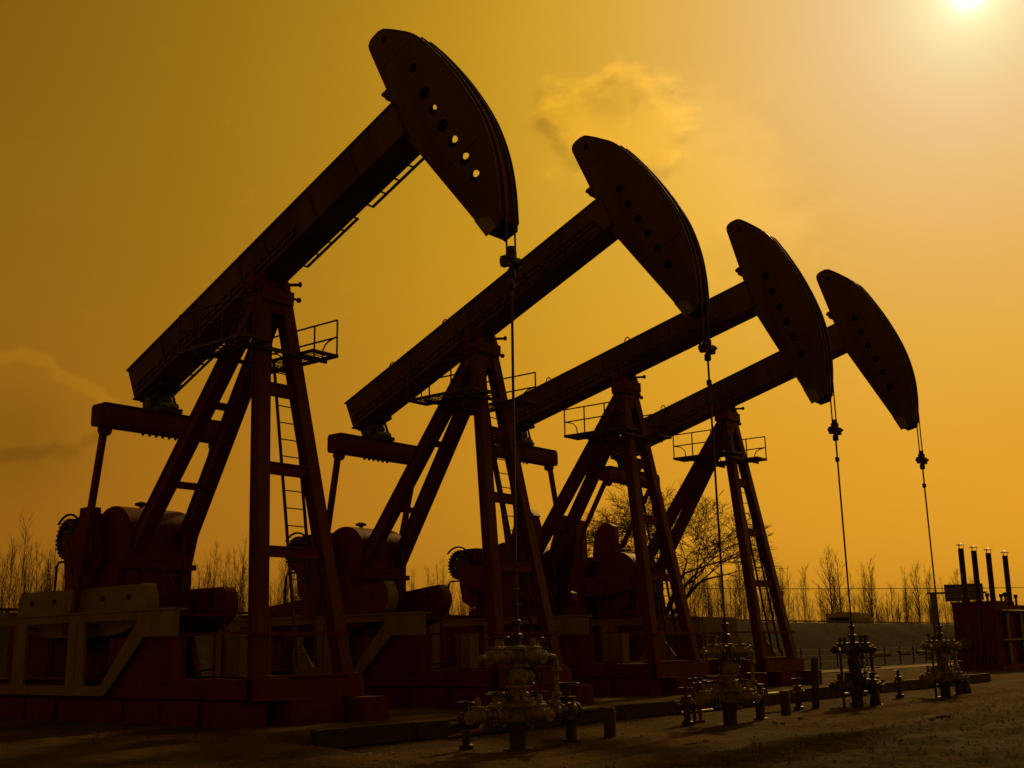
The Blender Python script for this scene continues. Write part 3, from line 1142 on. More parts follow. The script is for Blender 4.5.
def rail_bar(q):
    q.tube([(-1.36, 0, 0), (0.80, 0, 0)], 0.02, 6)


def rail_brace(q):
    q.tube([(0, 0, 0.02), (0.02, 0, 0.2), (0.09, 0, 0.31), (0.20, 0, 0.37), (0.42, 0, 0.42)], 0.017, 6)


def stile(q):
    x0, _ = FT(7.45)
    x1, _ = FT(1.3)
    q.bar((x0 - 0.12, 0, 7.45), (x1 - 0.12, 0, 1.3), 0.035, 0.06, up=(1, 0, 0))


def rung(q):
    q.tube([(0, 0.0, 0), (0, 0.50, 0)], 0.013, 6)


def eq_bar(q):
    q.prism([(-0.18, -0.24), (0.18, -0.24), (0.21, -0.17), (0.21, 0.16), (0.18, 0.22), (-0.18, 0.22), (-0.21, 0.16), (-0.21, -0.17)], -1.66, 1.66)
    q.box(-0.23, 0.23, -1.60, 1.60, 0.221, 0.25)


def eq_bolt(q):
    for k in range(6):
        q.tube([(0.12, -0.42 + k * 0.17, -0.29), (0.12, -0.42 + k * 0.17, -0.23)], 0.035, 6)
        q.tube([(-0.12, -0.42 + k * 0.17, -0.29), (-0.12, -0.42 + k * 0.17, -0.23)], 0.035, 6)
    q.box(-0.3, 0.3, -0.3, 0.3, 0.25, 0.35)


def carrier(q):
    q.box(-0.13, 0.13, -0.17, 0.17, -0.02, 0.07)
    q.lathe([(0.10, 0.07), (0.10, 0.20), (0.07, 0.22), (0.07, 0.30)], (0, 0, 0), (0, 0, 1), 10)
    q.box(-0.09, 0.09, -0.20, -0.09, -0.09, 0.10)
    q.box(-0.09, 0.09, 0.09, 0.20, -0.09, 0.10)
    q.lathe([(0.06, -0.26), (0.075, -0.24), (0.075, -0.12), (0.05, -0.10), (0.05, -0.02)], (0, 0, 0), (0, 0, 1), 10)
    for k in (-1, 1):
        q.tube([(0.1, k * 0.13, 0.02), (0.17, k * 0.13, 0.02)], 0.025, 6)


JACKS = [
    'biggest red oil pump jack, closest to the camera, horse head lit through by its holes',
    'second pump jack from the left, its head overlapping the beam of the third one',
    'third pump jack from the left, its head hiding part of the farthest beam',
    'smallest and farthest pump jack, standing before the bare round tree',
]


def build_jack(i):
    root = thing('pump_jack', JACKS[i], 'pump jack', (UT + DU[i], V[i], 0), 0, 'oil pump jacks standing in a row')
    a = R_(ANG[i])
    ca, sa = math.cos(a), math.sin(a)
    bf = lambda x, z: (x * ca - z * sa, PIVS[i] + x * sa + z * ca)
    brot = (0, -a, 0)
    bl = (0, 0, PIVS[i])
    beam = part('walking_beam', 0, beam_body, DUST, root, bl, brot)
    for x in (-3.4, -2.2, -0.45, 0.45, 2.0, 3.3):
        part('stiffener', 0, stiffener, DUST, beam, (x, 0, 0))
    part('rivet_strip', 0, flange_seam, STEEL, beam)['kind'] = 'stuff'
    eyes = {0: [], 1: [-2.9, -0.8], 2: [-2.6, 0.5], 3: [-2.2]}[i]
    for x in eyes:
        part('lifting_eye', 0, lifting_eye, STEEL, beam, (x, -0.15, 0.755))
    if i == 0:
        for x0, x1 in ((2.75, 4.45), (0.65, 2.33), (-4.45, -1.35)):
            part('beam_ladder', (x0, x1), beam_ladder(x0, x1, 0.40 if x0 > 2 else 0.34, 0.0), STEEL, beam)
    elif i == 1:
        for x0, x1 in ((2.9, 4.42), (1.62, 2.64)):
            part('beam_ladder', (x0, x1, 1), beam_ladder(x0, x1, -0.64, 0.12), STEEL, beam)
    elif i == 2:
        part('beam_ladder', (i,), beam_ladder(0.6, 3.6, -0.62, 0.05), STEEL, beam)
    hdx, hsc = HEAD[i]
    head = part('horse_head', 0, head_core, RED, root, (bl[0] + hdx * ca, 0, bl[2] + hdx * sa), brot)
    head.scale = (1, 1, hsc)
    put('side_plate', PL_FIRST if i == 0 else PL_STD, head, (0, -0.245, 0))
    put('side_plate', PL_BACK1 if i == 0 else PL_BACK, head, (0, 0.245, 0))
    part('rope_guide', 0, arc_flange, STEEL, head)
    part('head_hinge', 0, head_lug, RED, head)
    part('seam_plate', 0, head_seam, DUST, head)['kind'] = 'stuff'
    part('end_shoe', 0, end_shoe, CREAM, head)
    part('tail_bearing', 0, tail_bearing, STEEL, root, bl, brot)
    part('saddle_bearing', 0, saddle, RED, root, bl, (0, -a * 0.0, 0))
    part('top_plate', 0, top_plate, RED, root)
    for s in (-1, 1):
        part('front_leg', s, front_leg(s), LEGM, root)
        part('rear_leg', s, rear_leg(s), LEGM, root)
    for z, h in ((6.80, 0.24), (5.14, 0.22), (3.48, 0.20)):
        part('front_brace', z, front_brace(z, h), RED, root)
    for z in (6.75, 5.15):
        part('rear_brace', z, rear_brace(z, 0.14), RED, root)
    # ropes over the arc, carrier bar and polished rod
    pts = [(bf(x + 0.03 + hdx, z * hsc)) for x, z in ARCS[12:]]
    k = max(range(len(pts)), key=lambda j: pts[j][0])
    xr = pts[k][0] + 0.01
    for s in (-1, 1):
        q = MB()
        q.tube([(x, s * 0.12, z) for x, z in pts[:k + 1]] + [(xr, s * 0.12, CARZ[i] + 0.03)], 0.018, 6)
        put('wire_rope', q.mesh('wire_rope', ROPE), root)
    part('carrier_bar', 0, carrier, STEEL, root, (xr, 0, CARZ[i]))
    q = MB()
    q.tube([(xr, 0, CARZ[i] - 0.1), (6.55, 0, 2.0)], 0.024, 8)
    put('polished_rod', q.mesh('polished_rod', STEEL), root)
    part('rod_clamp', 0, lambda q: q.lathe([(0.03, -0.07), (0.06, -0.05), (0.06, 0.05), (0.03, 0.07)], (0, 0, 0), (0, 0, 1), 8), STEEL, root, (xr, 0, CARZ[i] - (0.75 if i else 0.42)))
    # equalizer, pitmans, cranks
    ex, ez = bf(-4.36, -0.93)
    eq = part('equalizer_bar', 0, eq_bar, RED, root, (ex, 0, ez))
    part('bolt_row', 0, eq_bolt, STEEL, eq)['kind'] = 'stuff'
    px_, pz_ = PIN[i]
    for s in (-1, 1):
        q = MB()
        q.bar((ex, s * 1.44, ez - 0.1), (px_, s * 1.30, pz_), 0.11, 0.14, up=(1, 0, 0))
        q.tube([(px_, s * 1.12, pz_), (px_, s * 1.44, pz_)], 0.16, 12)
        q.tube([(ex, s * 1.34, ez - 0.30), (ex, s * 1.54, ez - 0.30)], 0.13, 12)
        put('pitman_arm', q.mesh('pitman_arm', RED), root)
        cm = CREAM if (i == 0 and s < 0) else RED
        crk = part('crank', s, crank_arm, RED, root, (-4.62, s * 1.03, 3.62), (0, -R_(CRANK[i]), 0))
        wt = part('counterweight', (s, cm.name), crank_weight, cm, crk)
        for fl in ((1, -1) if s < 0 else ()):
            o = part('weight_end_plate', 0, weight_cap, CREAM, crk)
            if fl < 0:
                o.rotation_euler = (math.pi, 0, 0)
        part('weight_bolt', 0, weight_bolt, STEEL, crk)['kind'] = 'stuff'
    gb = part('gearbox', 0, gearbox, RED, root)
    part('breather', 0, breather, STEEL, gb)
    part('gearbox_stand', 0, gearbox_stand, RED, root)
    pl = part('belt_pulley', 0, pulley, STEEL, root)
    part('pulley_shaft', 0, pulley_shaft, RED, pl)
    part('pulley_guard', 0, pulley_guard, STEEL, pl)
    part('motor', 0, motor, RED, root)
    part('motor_stand', 0, motor_stand, RED, root)
    part('motor_cabinet', 0, motor_cabinet, RED, root)
    part('belt_guard', 0, belt_guard, RED, root)
    part('brake_lever', 0, brake_lever, STEEL, root)
    part('oil_pipe', 0, oil_pipe, STEEL, root)
    part('lube_tank', 0, lube_tank, RED, root)
    part('hose_bundle', 0, hose_bundle, ROPE, root)['kind'] = 'stuff'
    part('terminal_box', 0, terminal_box, RED, root)
    part('gear_cover', 0, gear_cover, RED, root)
    part('cable_run', 0, cable_run, ROPE, root)
    part('brake_drum', 0, brake_drum, RED, root)
    part('shaft_cover', 0, shaft_cover, RED, root)
    part('work_platform', 0, work_platform, RED, root)
    # skid and foundation
    for s in (-1, 1):
        part('skid_beam', 0, skid_beam, RED, root, (0, s * 1.16, 0))
    for x in (-8.0, -6.3, -4.2, -2.2, -0.3):
        part('skid_cross_beam', 0, skid_cross, RED, root, (x, 0, 0))
    part('front_cross_beam', 0, front_cross, RED, root)
    part('skid_side_plate', 0, side_plate_low, RED, root)
    rnd = random.Random(11 + i)
    x = 1.43
    for k in range(8):
        lx = 1.14
        part('foundation_block', (lx, 0.6), found_block(lx, 0.6), BRICKRED, root, (x - lx / 2, -1.20 + rnd.uniform(-0.02, 0.02), 0), (0, 0, rnd.uniform(-0.012, 0.012)))
        part('foundation_block', (lx, 0.6), found_block(lx, 0.6), BRICKRED, root, (x - lx / 2, 1.20 + rnd.uniform(-0.02, 0.02), 0), (0, 0, rnd.uniform(-0.012, 0.012)))
        x -= lx + (0.06 if k % 2 else 0.12)
    part('foundation_block', (0.7, 1.3), found_block(0.7, 1.3), BRICKRED, root, (1.42, 0.02, 0))
    part('foundation_block', (0.6, 0.7), found_block(0.6, 0.7), BRICKRED, root, (1.78, 1.22, 0))
    gf = part('crank_guard', 0, guard_frame, CREAM, root)
    part('guard_lip', 0, guard_lip, CREAM, gf)
    part('guard_brace', 0, guard_brace, STEEL, gf)
    part('hand_rail', 0, hand_rail, RED, root)
    cb = part('control_box', 0, control_box, CREAM, root)
    part('box_door', 0, control_door, CREAM, cb)
    part('brace_panel', 0, low_panel, CREAM, root)
    # service platform with its railing
    pf = part('service_platform', 0, platform_deck, STEEL, root)
    for s in (-1, 1):
        for x in (-1.36, -0.64, 0.08, 0.80):
            part('rail_post', 0, rail_post, STEEL, pf, (x, s * 1.22, PZ))
        for h in (0.80, 0.42):
            part('rail_bar', 0, rail_bar, STEEL, pf, (0, s * 1.22, PZ + h))
        part('rail_brace', 0, rail_brace, STEEL, pf, (0.36, s * 1.20, PZ))
        part('rail_brace', 0, rail_brace, STEEL, pf, (-0.92, s * 1.20, PZ), (0, 0, math.pi))
    # ladder between the front legs
    la = part('ladder', 0, lambda q: None, STEEL, root) if False else put('ladder', CACHE.setdefault('ladder', (lambda q: (stile(q), q.mesh('ladder', STEEL))[1])(MB())), root)
    part('ladder_stile', 0, stile, STEEL, la, (0, 0.50, 0))
    for k in range(17):
        z = 1.55 + k * 0.355
        x, _ = FT(z)
        part('rung', 0, rung, STEEL, la, (x - 0.12, 0, z))
    return root


for i in range(4):
    build_jack(i)

# ------------------------------------------------------------------ wellheads


def handwheel(q):
    q.ring((0, 0, 0), (0, 0, 1), 0.13, 0.014, 16, 5)
    q.bar((-0.13, 0, 0), (0.13, 0, 0), 0.025, 0.02)
    q.bar((0, -0.13, 0), (0, 0.13, 0), 0.025, 0.02)
    q.lathe([(0.03, -0.10), (0.03, 0.03)], (0, 0, 0), (0, 0, 1), 8)


def valve_body(q):
    q.lathe([(0.03, -0.275), (0.045, -0.27), (0.05, -0.205), (0.11, -0.20), (0.11, -0.16), (0.065, -0.15), (0.10, -0.07), (0.10, 0.07), (0.065, 0.15), (0.11, 0.16), (0.11, 0.20), (0.05, 0.205), (0.045, 0.27), (0.03, 0.275)], (0, 0, 0), (0, 1, 0), 12)
    q.lathe([(0.09, 0.0), (0.09, 0.13), (0.11, 0.13), (0.11, 0.16), (0.05, 0.17), (0.035, 0.30)], (0, 0, 0), (0, 0, 1), 12)


def casing(q):
    q.lathe([(0.24, -0.15), (0.24, 0.02), (0.14, 0.03), (0.14, 0.30)], (0, 0, 0), (0, 0, 1), 16)
    q.lathe([(0.26, 0.30), (0.26, 0.36), (0.17, 0.37), (0.17, 0.44)], (0, 0, 0), (0, 0, 1), 18)


def spool(q):
    q.lathe([(0.17, 0.42), (0.20, 0.44), (0.20, 0.66), (0.28, 0.665), (0.28, 0.72), (0.25, 0.73), (0.27, 0.74), (0.27, 0.80), (0.20, 0.81), (0.20, 0.88),
             (0.15, 0.90), (0.15, 0.955), (0.20, 0.96), (0.20, 1.00), (0.12, 1.01)], (0, 0, 0), (0, 0, 1), 20)


def spool_bolt(q):
    for k in range(10):
        a_ = k * math.pi / 5
        q.tube([(0.235 * math.cos(a_), 0.235 * math.sin(a_), 0.63), (0.235 * math.cos(a_), 0.235 * math.sin(a_), 0.84)], 0.018, 6)


def master_valve(q):
    q.lathe([(0.12, 1.0), (0.16, 1.03), (0.16, 1.19), (0.12, 1.22), (0.11, 1.28), (0.17, 1.285), (0.17, 1.33)], (0, 0, 0), (0, 0, 1), 14)
    q.lathe([(0.12, 0), (0.13, 0.18), (0.15, 0.19), (0.15, 0.25), (0.05, 0.27), (0.035, 0.42)], (0, 0, 1.12), (0, 1, 0), 12)
    q.lathe([(0.11, 0), (0.12, 0.16), (0.05, 0.2)], (0, 0, 1.12), (0, -1, 0), 12)


def cross_tee(q):
    q.lathe([(0.11, 1.33), (0.12, 1.34), (0.12, 1.56), (0.16, 1.565), (0.16, 1.61), (0.09, 1.62)], (0, 0, 0), (0, 0, 1), 14)
    for s in (-1, 1):
        q.lathe([(0.075, 0), (0.075, 0.22), (0.12, 0.225), (0.12, 0.27), (0.11, 0.29), (0.12, 0.31)], (0, 0, 1.44), (0, s, 0), 12)


def stuffing_box(q):
    q.lathe([(0.07, 1.61), (0.07, 1.72), (0.10, 1.73), (0.10, 1.80), (0.055, 1.82), (0.055, 1.95), (0.08, 1.96), (0.08, 2.02), (0.04, 2.04), (0.04, 2.12)], (0, 0, 0), (0, 0, 1), 12)
    q.bar((0, -0.10, 1.98), (0, 0.16, 1.98), 0.03, 0.03)


def arm_pipe(length):
    def fn(q):
        q.tube([(0, 0, 0), (0, length, 0)], 0.05, 10)
    return fn


def gauge(q):
    q.tube([(0, 0, 0), (0, 0, 0.16)], 0.012, 6)
    q.lathe([(0.06, -0.02), (0.06, 0.02)], (0, 0, 0.21), (0.8, -0.6, 0), 14)


def needle_valve(q):
    for y_, z in ((-0.34, 0.82), (0.36, 0.84), (0.30, 1.26)):
        q.tube([(0.05, y_ * 0.4, z), (0.10, y_, z)], 0.022, 6)
        q.lathe([(0.045, -0.06), (0.045, 0.06)], (0.10, y_, z), (0, 0, 1), 8)
        q.tube([(0.10, y_, z), (0.10, y_, z + 0.14)], 0.014, 6)
        q.bar((0.10, y_ - 0.06, z + 0.14), (0.10, y_ + 0.06, z + 0.14), 0.015, 0.015)
    q.tube([(0.14, 0.08, 1.70), (0.24, 0.16, 1.66), (0.25, 0.2, 1.2), (0.22, 0.3, 0.9)], 0.012, 5)


def choke_line(q):
    q.tube([(0, 0.86, 1.44), (0.02, 0.98, 1.43), (0.03, 1.02, 1.32), (0.03, 1.02, 0.78), (0.02, 1.0, 0.62)], 0.042, 8)
    for z in (1.22, 0.82):
        q.lathe([(0.085, -0.025), (0.085, 0.025)], (0.03, 1.02, z), (0, 0, 1), 10)


WELLS = [
    'nearest wellhead, pale weathered valve tree under the largest pump jack head',
    'second wellhead from the left, valve tree with a red valve under the second head',
    'third wellhead from the left, dark slim valve tree below the third pump rod',
    'farthest wellhead, valve tree below the last pump rod before the red heater',
]
WM = [WELLC, WELLC, WELLD, WELLC]


def build_well(i):
    x, y_ = UT + DU[i] + 6.55, V[i]
    m = WM[i]
    root = thing('wellhead', WELLS[i], 'wellhead', (x, y_, gz_at(x, y_)), 0, 'wellheads in a row below the pump rods')
    part('casing_pipe', 0, casing, STEEL, root)
    sp = part('casing_spool', 0, spool, m, root)
    part('flange_bolt', 0, spool_bolt, STEEL, sp)['kind'] = 'stuff'
    part('master_valve', 0, master_valve, m, root)
    w_ = part('handwheel', 0, handwheel, STEEL, root, (0, 0.50, 1.12), (R_(-90), 0, 0))
    part('cross_tee', 0, cross_tee, m, root)
    part('stuffing_box', 0, stuffing_box, WELLD, root)
    for s in (-1, 1):
        # lower casing arms
        part('arm_pipe', 0.95, arm_pipe(0.95), m, root, (0, 0, 0.55), (0, 0, 0 if s > 0 else math.pi))
        vb = part('side_valve', m.name if not (i == 1 and s > 0) else 'r', valve_body, m if not (i == 1 and s > 0) else REDV, root, (0, s * 0.58, 0.55))
        part('handwheel', 0, handwheel, STEEL, vb, (0, 0, 0.32), (0, 0, 0.4 * s))
        # upper wing valves
        vb = part('wing_valve', m.name, valve_body, m, root, (0, s * 0.50, 1.44))
        if i != 2 or s > 0:
            part('handwheel', 0, handwheel, STEEL, vb, (0, 0, 0.30) if i % 2 == 0 else (0.28, 0, 0), (0, 0, 0) if i % 2 == 0 else (0, R_(90), 0))
        part('arm_pipe', 0.3, arm_pipe(0.22), m, root, (0, s * 0.69, 1.44), (0, 0, 0 if s > 0 else math.pi))
    vn = 1 if i != 2 else -1
    for zz, ln in ((0.55, 0.62), (1.44, 0.46)):
        for sx in (-1, 1):
            vb = part('cross_valve', m.name, valve_body, m, root, (sx * ln * 0.72, 0, zz), (0, 0, R_(90)))
            part('handwheel', 0, handwheel, STEEL, vb, (0.30, 0.0, 0.0) if sx * vn > 0 else (0, 0, 0.32), (0, R_(90), 0) if sx * vn > 0 else (0, 0, 0.7))
    for s in (-1, 1):
        vb = part('end_valve', m.name, valve_body, m, root, (0, s * 0.98, 0.55))
        part('handwheel', 0, handwheel, STEEL, vb, (0.30, 0, 0), (0, R_(90), 0))
    part('needle_valve', 0, needle_valve, STEEL, root)
    part('choke_line', 0, choke_line, m, root)
    part('gauge', 0, gauge, STEEL, root, (0.0, -0.28, 1.00))
    part('gauge', 0, gauge, STEEL, root, (0.02, -0.62 if i % 2 else 0.80, 1.48))
    # bleed line dropping from the tee to the ground
    q = MB()
    q.tube([(0.0, -0.88, 1.44), (0.06, -0.98, 1.42), (0.08, -1.0, 1.30), (0.08, -1.0, -0.1)], 0.032, 8)
    if i in (2, 3):
        put('bleed_pipe', q.mesh('bleed_pipe', STEEL), root)
    return root


for i in range(4):
    build_well(i)


# flow lines with a valve beside each well, and the short support posts
def flow_line(i, label, span):
    x, y_ = UT + DU[i] + 6.35, V[i]
    root = thing('flow_line', label, 'pipe line', (x, y_, gz_at(x, y_)), 0, 'flow lines between the wells')
    q = MB()
    q.tube([(0.0, 1.10, 0.50), (0.0, span, 0.50)], 0.055, 10)
    put('pipe', q.mesh('pipe', WELLD), root)
    vb = part('line_valve', 'd', lambda q: (q.lathe([(0.16, -0.22), (0.16, -0.17), (0.10, -0.16), (0.17, -0.09), (0.17, 0.09), (0.10, 0.16), (0.16, 0.17), (0.16, 0.22)], (0, 0, 0), (0, 1, 0), 12),
                                            q.lathe([(0.13, 0), (0.12, 0.20), (0.15, 0.21), (0.15, 0.25), (0.05, 0.26), (0.04, 0.46)], (0, 0, 0), (0, 0, 1), 12)), WELLD, root, (0, 1.62, 0.50))
    part('handwheel', 'b', lambda q: (q.ring((0, 0, 0), (0, 0, 1), 0.20, 0.018, 18, 5), q.bar((-0.2, 0, 0), (0.2, 0, 0), 0.03, 0.02), q.bar((0, -0.2, 0), (0, 0.2, 0), 0.03, 0.02)), STEEL, vb, (0, 0, 0.47))
    q = MB()
    q.lathe([(0.16, -0.2), (0.16, 0.04), (0.10, 0.05), (0.10, 0.36), (0.13, 0.37), (0.13, 0.40)], (0, 1.70, 0), (0, 0, 1), 10)
    put('pipe_stand', q.mesh('pipe_stand', STEEL), root)
    return root


FL = ['dark flow line with a handwheel valve right of the nearest wellhead',
      'dark flow line with a handwheel valve right of the red-valved wellhead',
      'dark flow line with a handwheel valve right of the slim dark wellhead',
      'dark flow line with a handwheel valve right of the farthest wellhead']
for i in range(4):
    flow_line(i, FL[i], [2.45, 2.55, 2.3, 2.2][i])


def post(x, y_, h, r, label, lean=0.0, cone=False):
    q = MB()
    q.lathe([(r * (1.5 if cone else 1.05), -0.2), (r * (1.5 if cone else 1.0), 0.05), (r, h - 0.03), (r * 0.85, h)], (0, 0, 0), (0, 0, 1), 12)
    o = put('support_post', q.mesh('support_post', STEEL), None, (x, y_, gz_at(x, y_)), (lean, 0, 0))
    tag(o, label, 'post', 'short steel posts by the wells')


post(UT + 6.30, V[0] + 2.95, 0.52, 0.11, 'short thick steel post on the dirt right of the nearest wellhead')
post(UT + 6.40, V[1] + 3.05, 0.55, 0.11, 'short steel post on the dirt between the second and third wellheads')
post(UT + 6.50, V[2] + 1.05, 0.42, 0.10, 'stubby flared post just right of the third wellhead', cone=True)
post(UT + 6.45, V[3] + 2.1, 0.5, 0.11, 'stubby flared post just right of the farthest wellhead', cone=True)
post(UT + 5.6, V[2] - 0.55, 1.25, 0.09, 'tall leaning steel post left of the third wellhead', lean=-0.10)


def standpipe(x, y_, label, red=False):
    """twin valve riser standing behind a wellhead"""
    root = thing('valve_riser', label, 'valve', (x, y_, gz_at(x, y_)), 0, 'valve risers behind the wellheads')
    root.scale = (0.72, 0.72, 0.72) if red else (0.9, 0.9, 0.9)
    for s in (-0.17, 0.17):
        q = MB()
        q.lathe([(0.15, -0.1), (0.13, 0.08), (0.05, 0.10), (0.05, 0.55), (0.10, 0.56), (0.10, 0.66), (0.07, 0.68), (0.10, 0.78), (0.07, 0.86), (0.05, 0.88), (0.05, 1.02),
                 (0.08, 1.04), (0.08, 1.14), (0.03, 1.16), (0.03, 1.24)], (0, s, 0), (0, 0, 1), 10)
        rz = put('riser', q.mesh('riser', REDV if red else WELLD), root)
        part('handwheel', 0, handwheel, STEEL, rz, (0, s, 1.26), (0, 0, 0.3))
    q = MB()
    q.tube([(0, -0.17, 0.72), (0, 0.17, 0.72)], 0.05, 8)
    q.tube([(0, -0.9, 0.32), (0, 0.9, 0.32)], 0.045, 8)
    put('header_pipe', q.mesh('header_pipe', WELLD), root)


standpipe(UT + 5.7, V[2] + 1.75, 'dark twin valve riser right behind the slim dark wellhead')
standpipe(UT + 5.7, V[1] + 0.35, 'red twin valve riser behind the second wellhead by the kerb', True)


def low_valve(x, y_, label, m):
    root = thing('ground_valve', label, 'valve', (x, y_, gz_at(x, y_)), 0.2, 'low valves beside the wells')
    q = MB()
    q.lathe([(0.12, -0.3), (0.12, 0.08), (0.07, 0.10), (0.07, 0.30)], (0, 0, 0), (0, 0, 1), 10)
    put('stem_pipe', q.mesh('stem_pipe', STEEL), root)
    vb = part('valve_body', m.name, valve_body, m, root, (0, 0, 0.42))
    part('handwheel', 0, handwheel, STEEL, vb, (0, 0, 0.32))
    q = MB()
    q.tube([(0, -0.55, 0.42), (0, 0.55, 0.42)], 0.045, 8)
    put('arm_pipe', q.mesh('arm_pipe', m), root)


low_valve(UT + 5.75, V[0] - 0.35, 'low dark valve with handwheel left behind the nearest wellhead', WELLD)
low_valve(UT + 5.9, V[1] - 0.40, 'low red valve with handwheel left of the second wellhead', REDV)
low_valve(UT + 5.5, V[2] - 1.3, 'low red valve with handwheel left of the slim dark wellhead', REDV)
low_valve(UT + 5.6, V[3] - 1.0, 'low dark valve with handwheel left of the farthest wellhead', WELLD)

# bent bar lying by the kerb, rubble and puddles
q = MB()
q.tube([(0, 0, 0.10), (0.25, 0.55, 0.20), (0.10, 1.0, 0.42)], 0.04, 8)
tag(put('bent_pipe', q.mesh('bent_pipe', REDV), None, (UT + 4.35, V[0] + 0.75, gz_at(UT + 4.35, V[0] + 0.75) - 0.06)), 'short bent pipe lying by the kerb behind the nearest wellhead', 'pipe')


def stone(x, y_, r, label, seed):
    rn = random.Random(seed)
    bm = bmesh.new()
    bmesh.ops.create_icosphere(bm, subdivisions=2, radius=r)
    for v in bm.verts:
        v.co *= 1 + rn.uniform(-0.16, 0.16)
        v.co.z *= 0.7
    me = bpy.data.meshes.new('stone')
    bm.to_mesh(me)
    bm.free()
    me.materials.append(STONE)
    tag(put('stone', me, None, (x, y_, gz_at(x, y_) + r * 0.35), (0, 0, rn.random() * 6)), label, 'stone', 'loose stones on the dirt')


stone(UT + 7.55, V[0] + 6.95, 0.06, 'pale loose stone on the dirt below the second wellhead, left of a pair', 1)
stone(UT + 7.62, V[0] + 7.15, 0.045, 'smaller pale stone touching the left stone of a pair', 2)
stone(UT + 7.45, V[0] + 8.3, 0.06, 'dark loose stone on the dirt below the third wellhead', 3)
stone(UT + 9.75, V[0] + 9.6, 0.07, 'pale stone at the edge of the rough ground, bottom right', 4)
stone(UT + 9.85, V[0] + 9.3, 0.05, 'small stone left of the pale stone on the rough ground', 5)
stone(UT + 8.3, V[0] + 2.9, 0.06, 'small pale stone on the dirt right of the nearest wellhead', 6)


def puddle(x, y_, a, b_, rz, seed):
    rn = random.Random(seed)
    n = 26
    rr = [1 + rn.uniform(-0.18, 0.18) for _ in range(n)]
    bm = bmesh.new()
    vs = []
    for k in range(n):
        q_ = 2 * math.pi * k / n
        r_ = (rr[k] + rr[k - 1] + rr[(k + 1) % n]) / 3
        vs.append(bm.verts.new((a * r_ * math.cos(q_), b_ * r_ * math.sin(q_), 0)))
    bm.faces.new(vs)
    me = bpy.data.meshes.new('puddle')
    bm.to_mesh(me)
    bm.free()
    me.materials.append(WATER)
    o = put('puddle', me, None, (x, y_, -0.022), (0, 0, rz))
    o['kind'] = 'structure'


for k, (px_, py_, pa, pb, prz) in enumerate(PUDDLES):
    puddle(px_, py_, pa, pb, prz, k + 1)

# ------------------------------------------------------------------ red heater with four chimneys


def PF(right, fwd, z=0.0):
    p = RIGHT * right + FWD * fwd
    return Vector((p.x, p.y, z))


heat = thing('oil_heater', 'red field heater with four slim chimneys standing at far right', 'heater', (-21.75, 64.55, 0.0), R_(-6))


def hpart(name, m, fn, parent=None):
    q = MB()
    fn(q)
    return put(name, q.mesh(name, m), parent or heat)


hpart('body', RED, lambda q: (q.box(0, 2.3, 0, 1.6, 0.32, 3.50), q.box(-0.05, 2.35, -0.05, 1.65, 3.50, 3.58)))
hpart('long_casing', RED, lambda q: (q.box(0.02, 2.28, 1.65, 13.0, 0.32, 3.22), q.box(-0.03, 2.2, 1.66, 13.05, 3.22, 3.40)))
hpart('base_frame', RED, lambda q: q.box(-0.15, 2.5, -0.15, 13.2, -0.1, 0.315))
for y_ in (0.9, 2.7, 4.6, 6.5):
    hpart('casing_pillar', OLIVE, lambda q: q.box(2.36, 2.50, y_, y_ + 0.36, 0.32, 3.1))
for z in (1.55, 3.05):
    hpart('header_pipe', OLIVE, lambda q: q.tube([(2.58, 0.1, z), (2.58, 12.8, z)], 0.07, 8))
for k in range(3):
    hpart('casing_panel', SHEDR, lambda q: q.box(2.285, 2.33, 1.75 + k * 1.9, 2.62 + k * 1.9, 1.8, 2.8))
for k in range(8):
    hpart('fin', OLIVE, lambda q: q.box(1.05 + k * 0.17, 1.10 + k * 0.17, -0.16, -0.05, 0.33, 0.80))
hpart('burner_cover', OLIVE, lambda q: q.lathe([(0.36, 0), (0.36, 0.14), (0.24, 0.24)], (0.62, 0, 1.35), (0, -1, 0), 18))
hpart('vent_cover', SHEDG, lambda q: q.lathe([(0.26, 0), (0.26, 0.06)], (0.72, 0, 2.2), (0, -1, 0), 18))
hpart('pipe_riser', OLIVE, lambda q: q.tube([(1.45, -0.12, 0.8), (1.45, -0.12, 2.9), (1.45, 0.05, 3.05)], 0.06, 8))
for k, (x, y_) in enumerate(((0.0 + 0.22, 1.30), (0.22, 2.95), (0.22, 4.85), (0.22, 7.15))):
    zb = 3.58 if k == 0 else 3.40
    top = 6.52 - 0.05 * k
    ch = hpart('chimney', STEEL, lambda q: q.lathe([(0.22, -0.1), (0.22, 0.30), (0.155, 0.38), (0.155, top - zb)], (x, y_, zb), (0, 0, 1), 14))

    def cap(q):
        for a_ in (0.3, 2.4, 4.5):
            q.tube([(x + 0.14 * math.cos(a_), y_ + 0.14 * math.sin(a_), top - 0.05), (x + 0.16 * math.cos(a_), y_ + 0.16 * math.sin(a_), top + 0.2)], 0.014, 5)
        q.lathe([(0.27, 0.18), (0.05, 0.30)], (x, y_, top), (0, 0, 1), 14)
    hpart('rain_cap', STEEL, cap, ch)
for x, y_ in ((0.8, 2.75), (0.8, 4.6), (0.8, 6.6), (1.6, 3.2)):
    hpart('relief_valve', STEEL, lambda q: q.lathe([(0.07, 0), (0.07, 0.5), (0.12, 0.51), (0.12, 0.68), (0.05, 0.72)], (x, y_, 3.40), (0, 0, 1), 8))

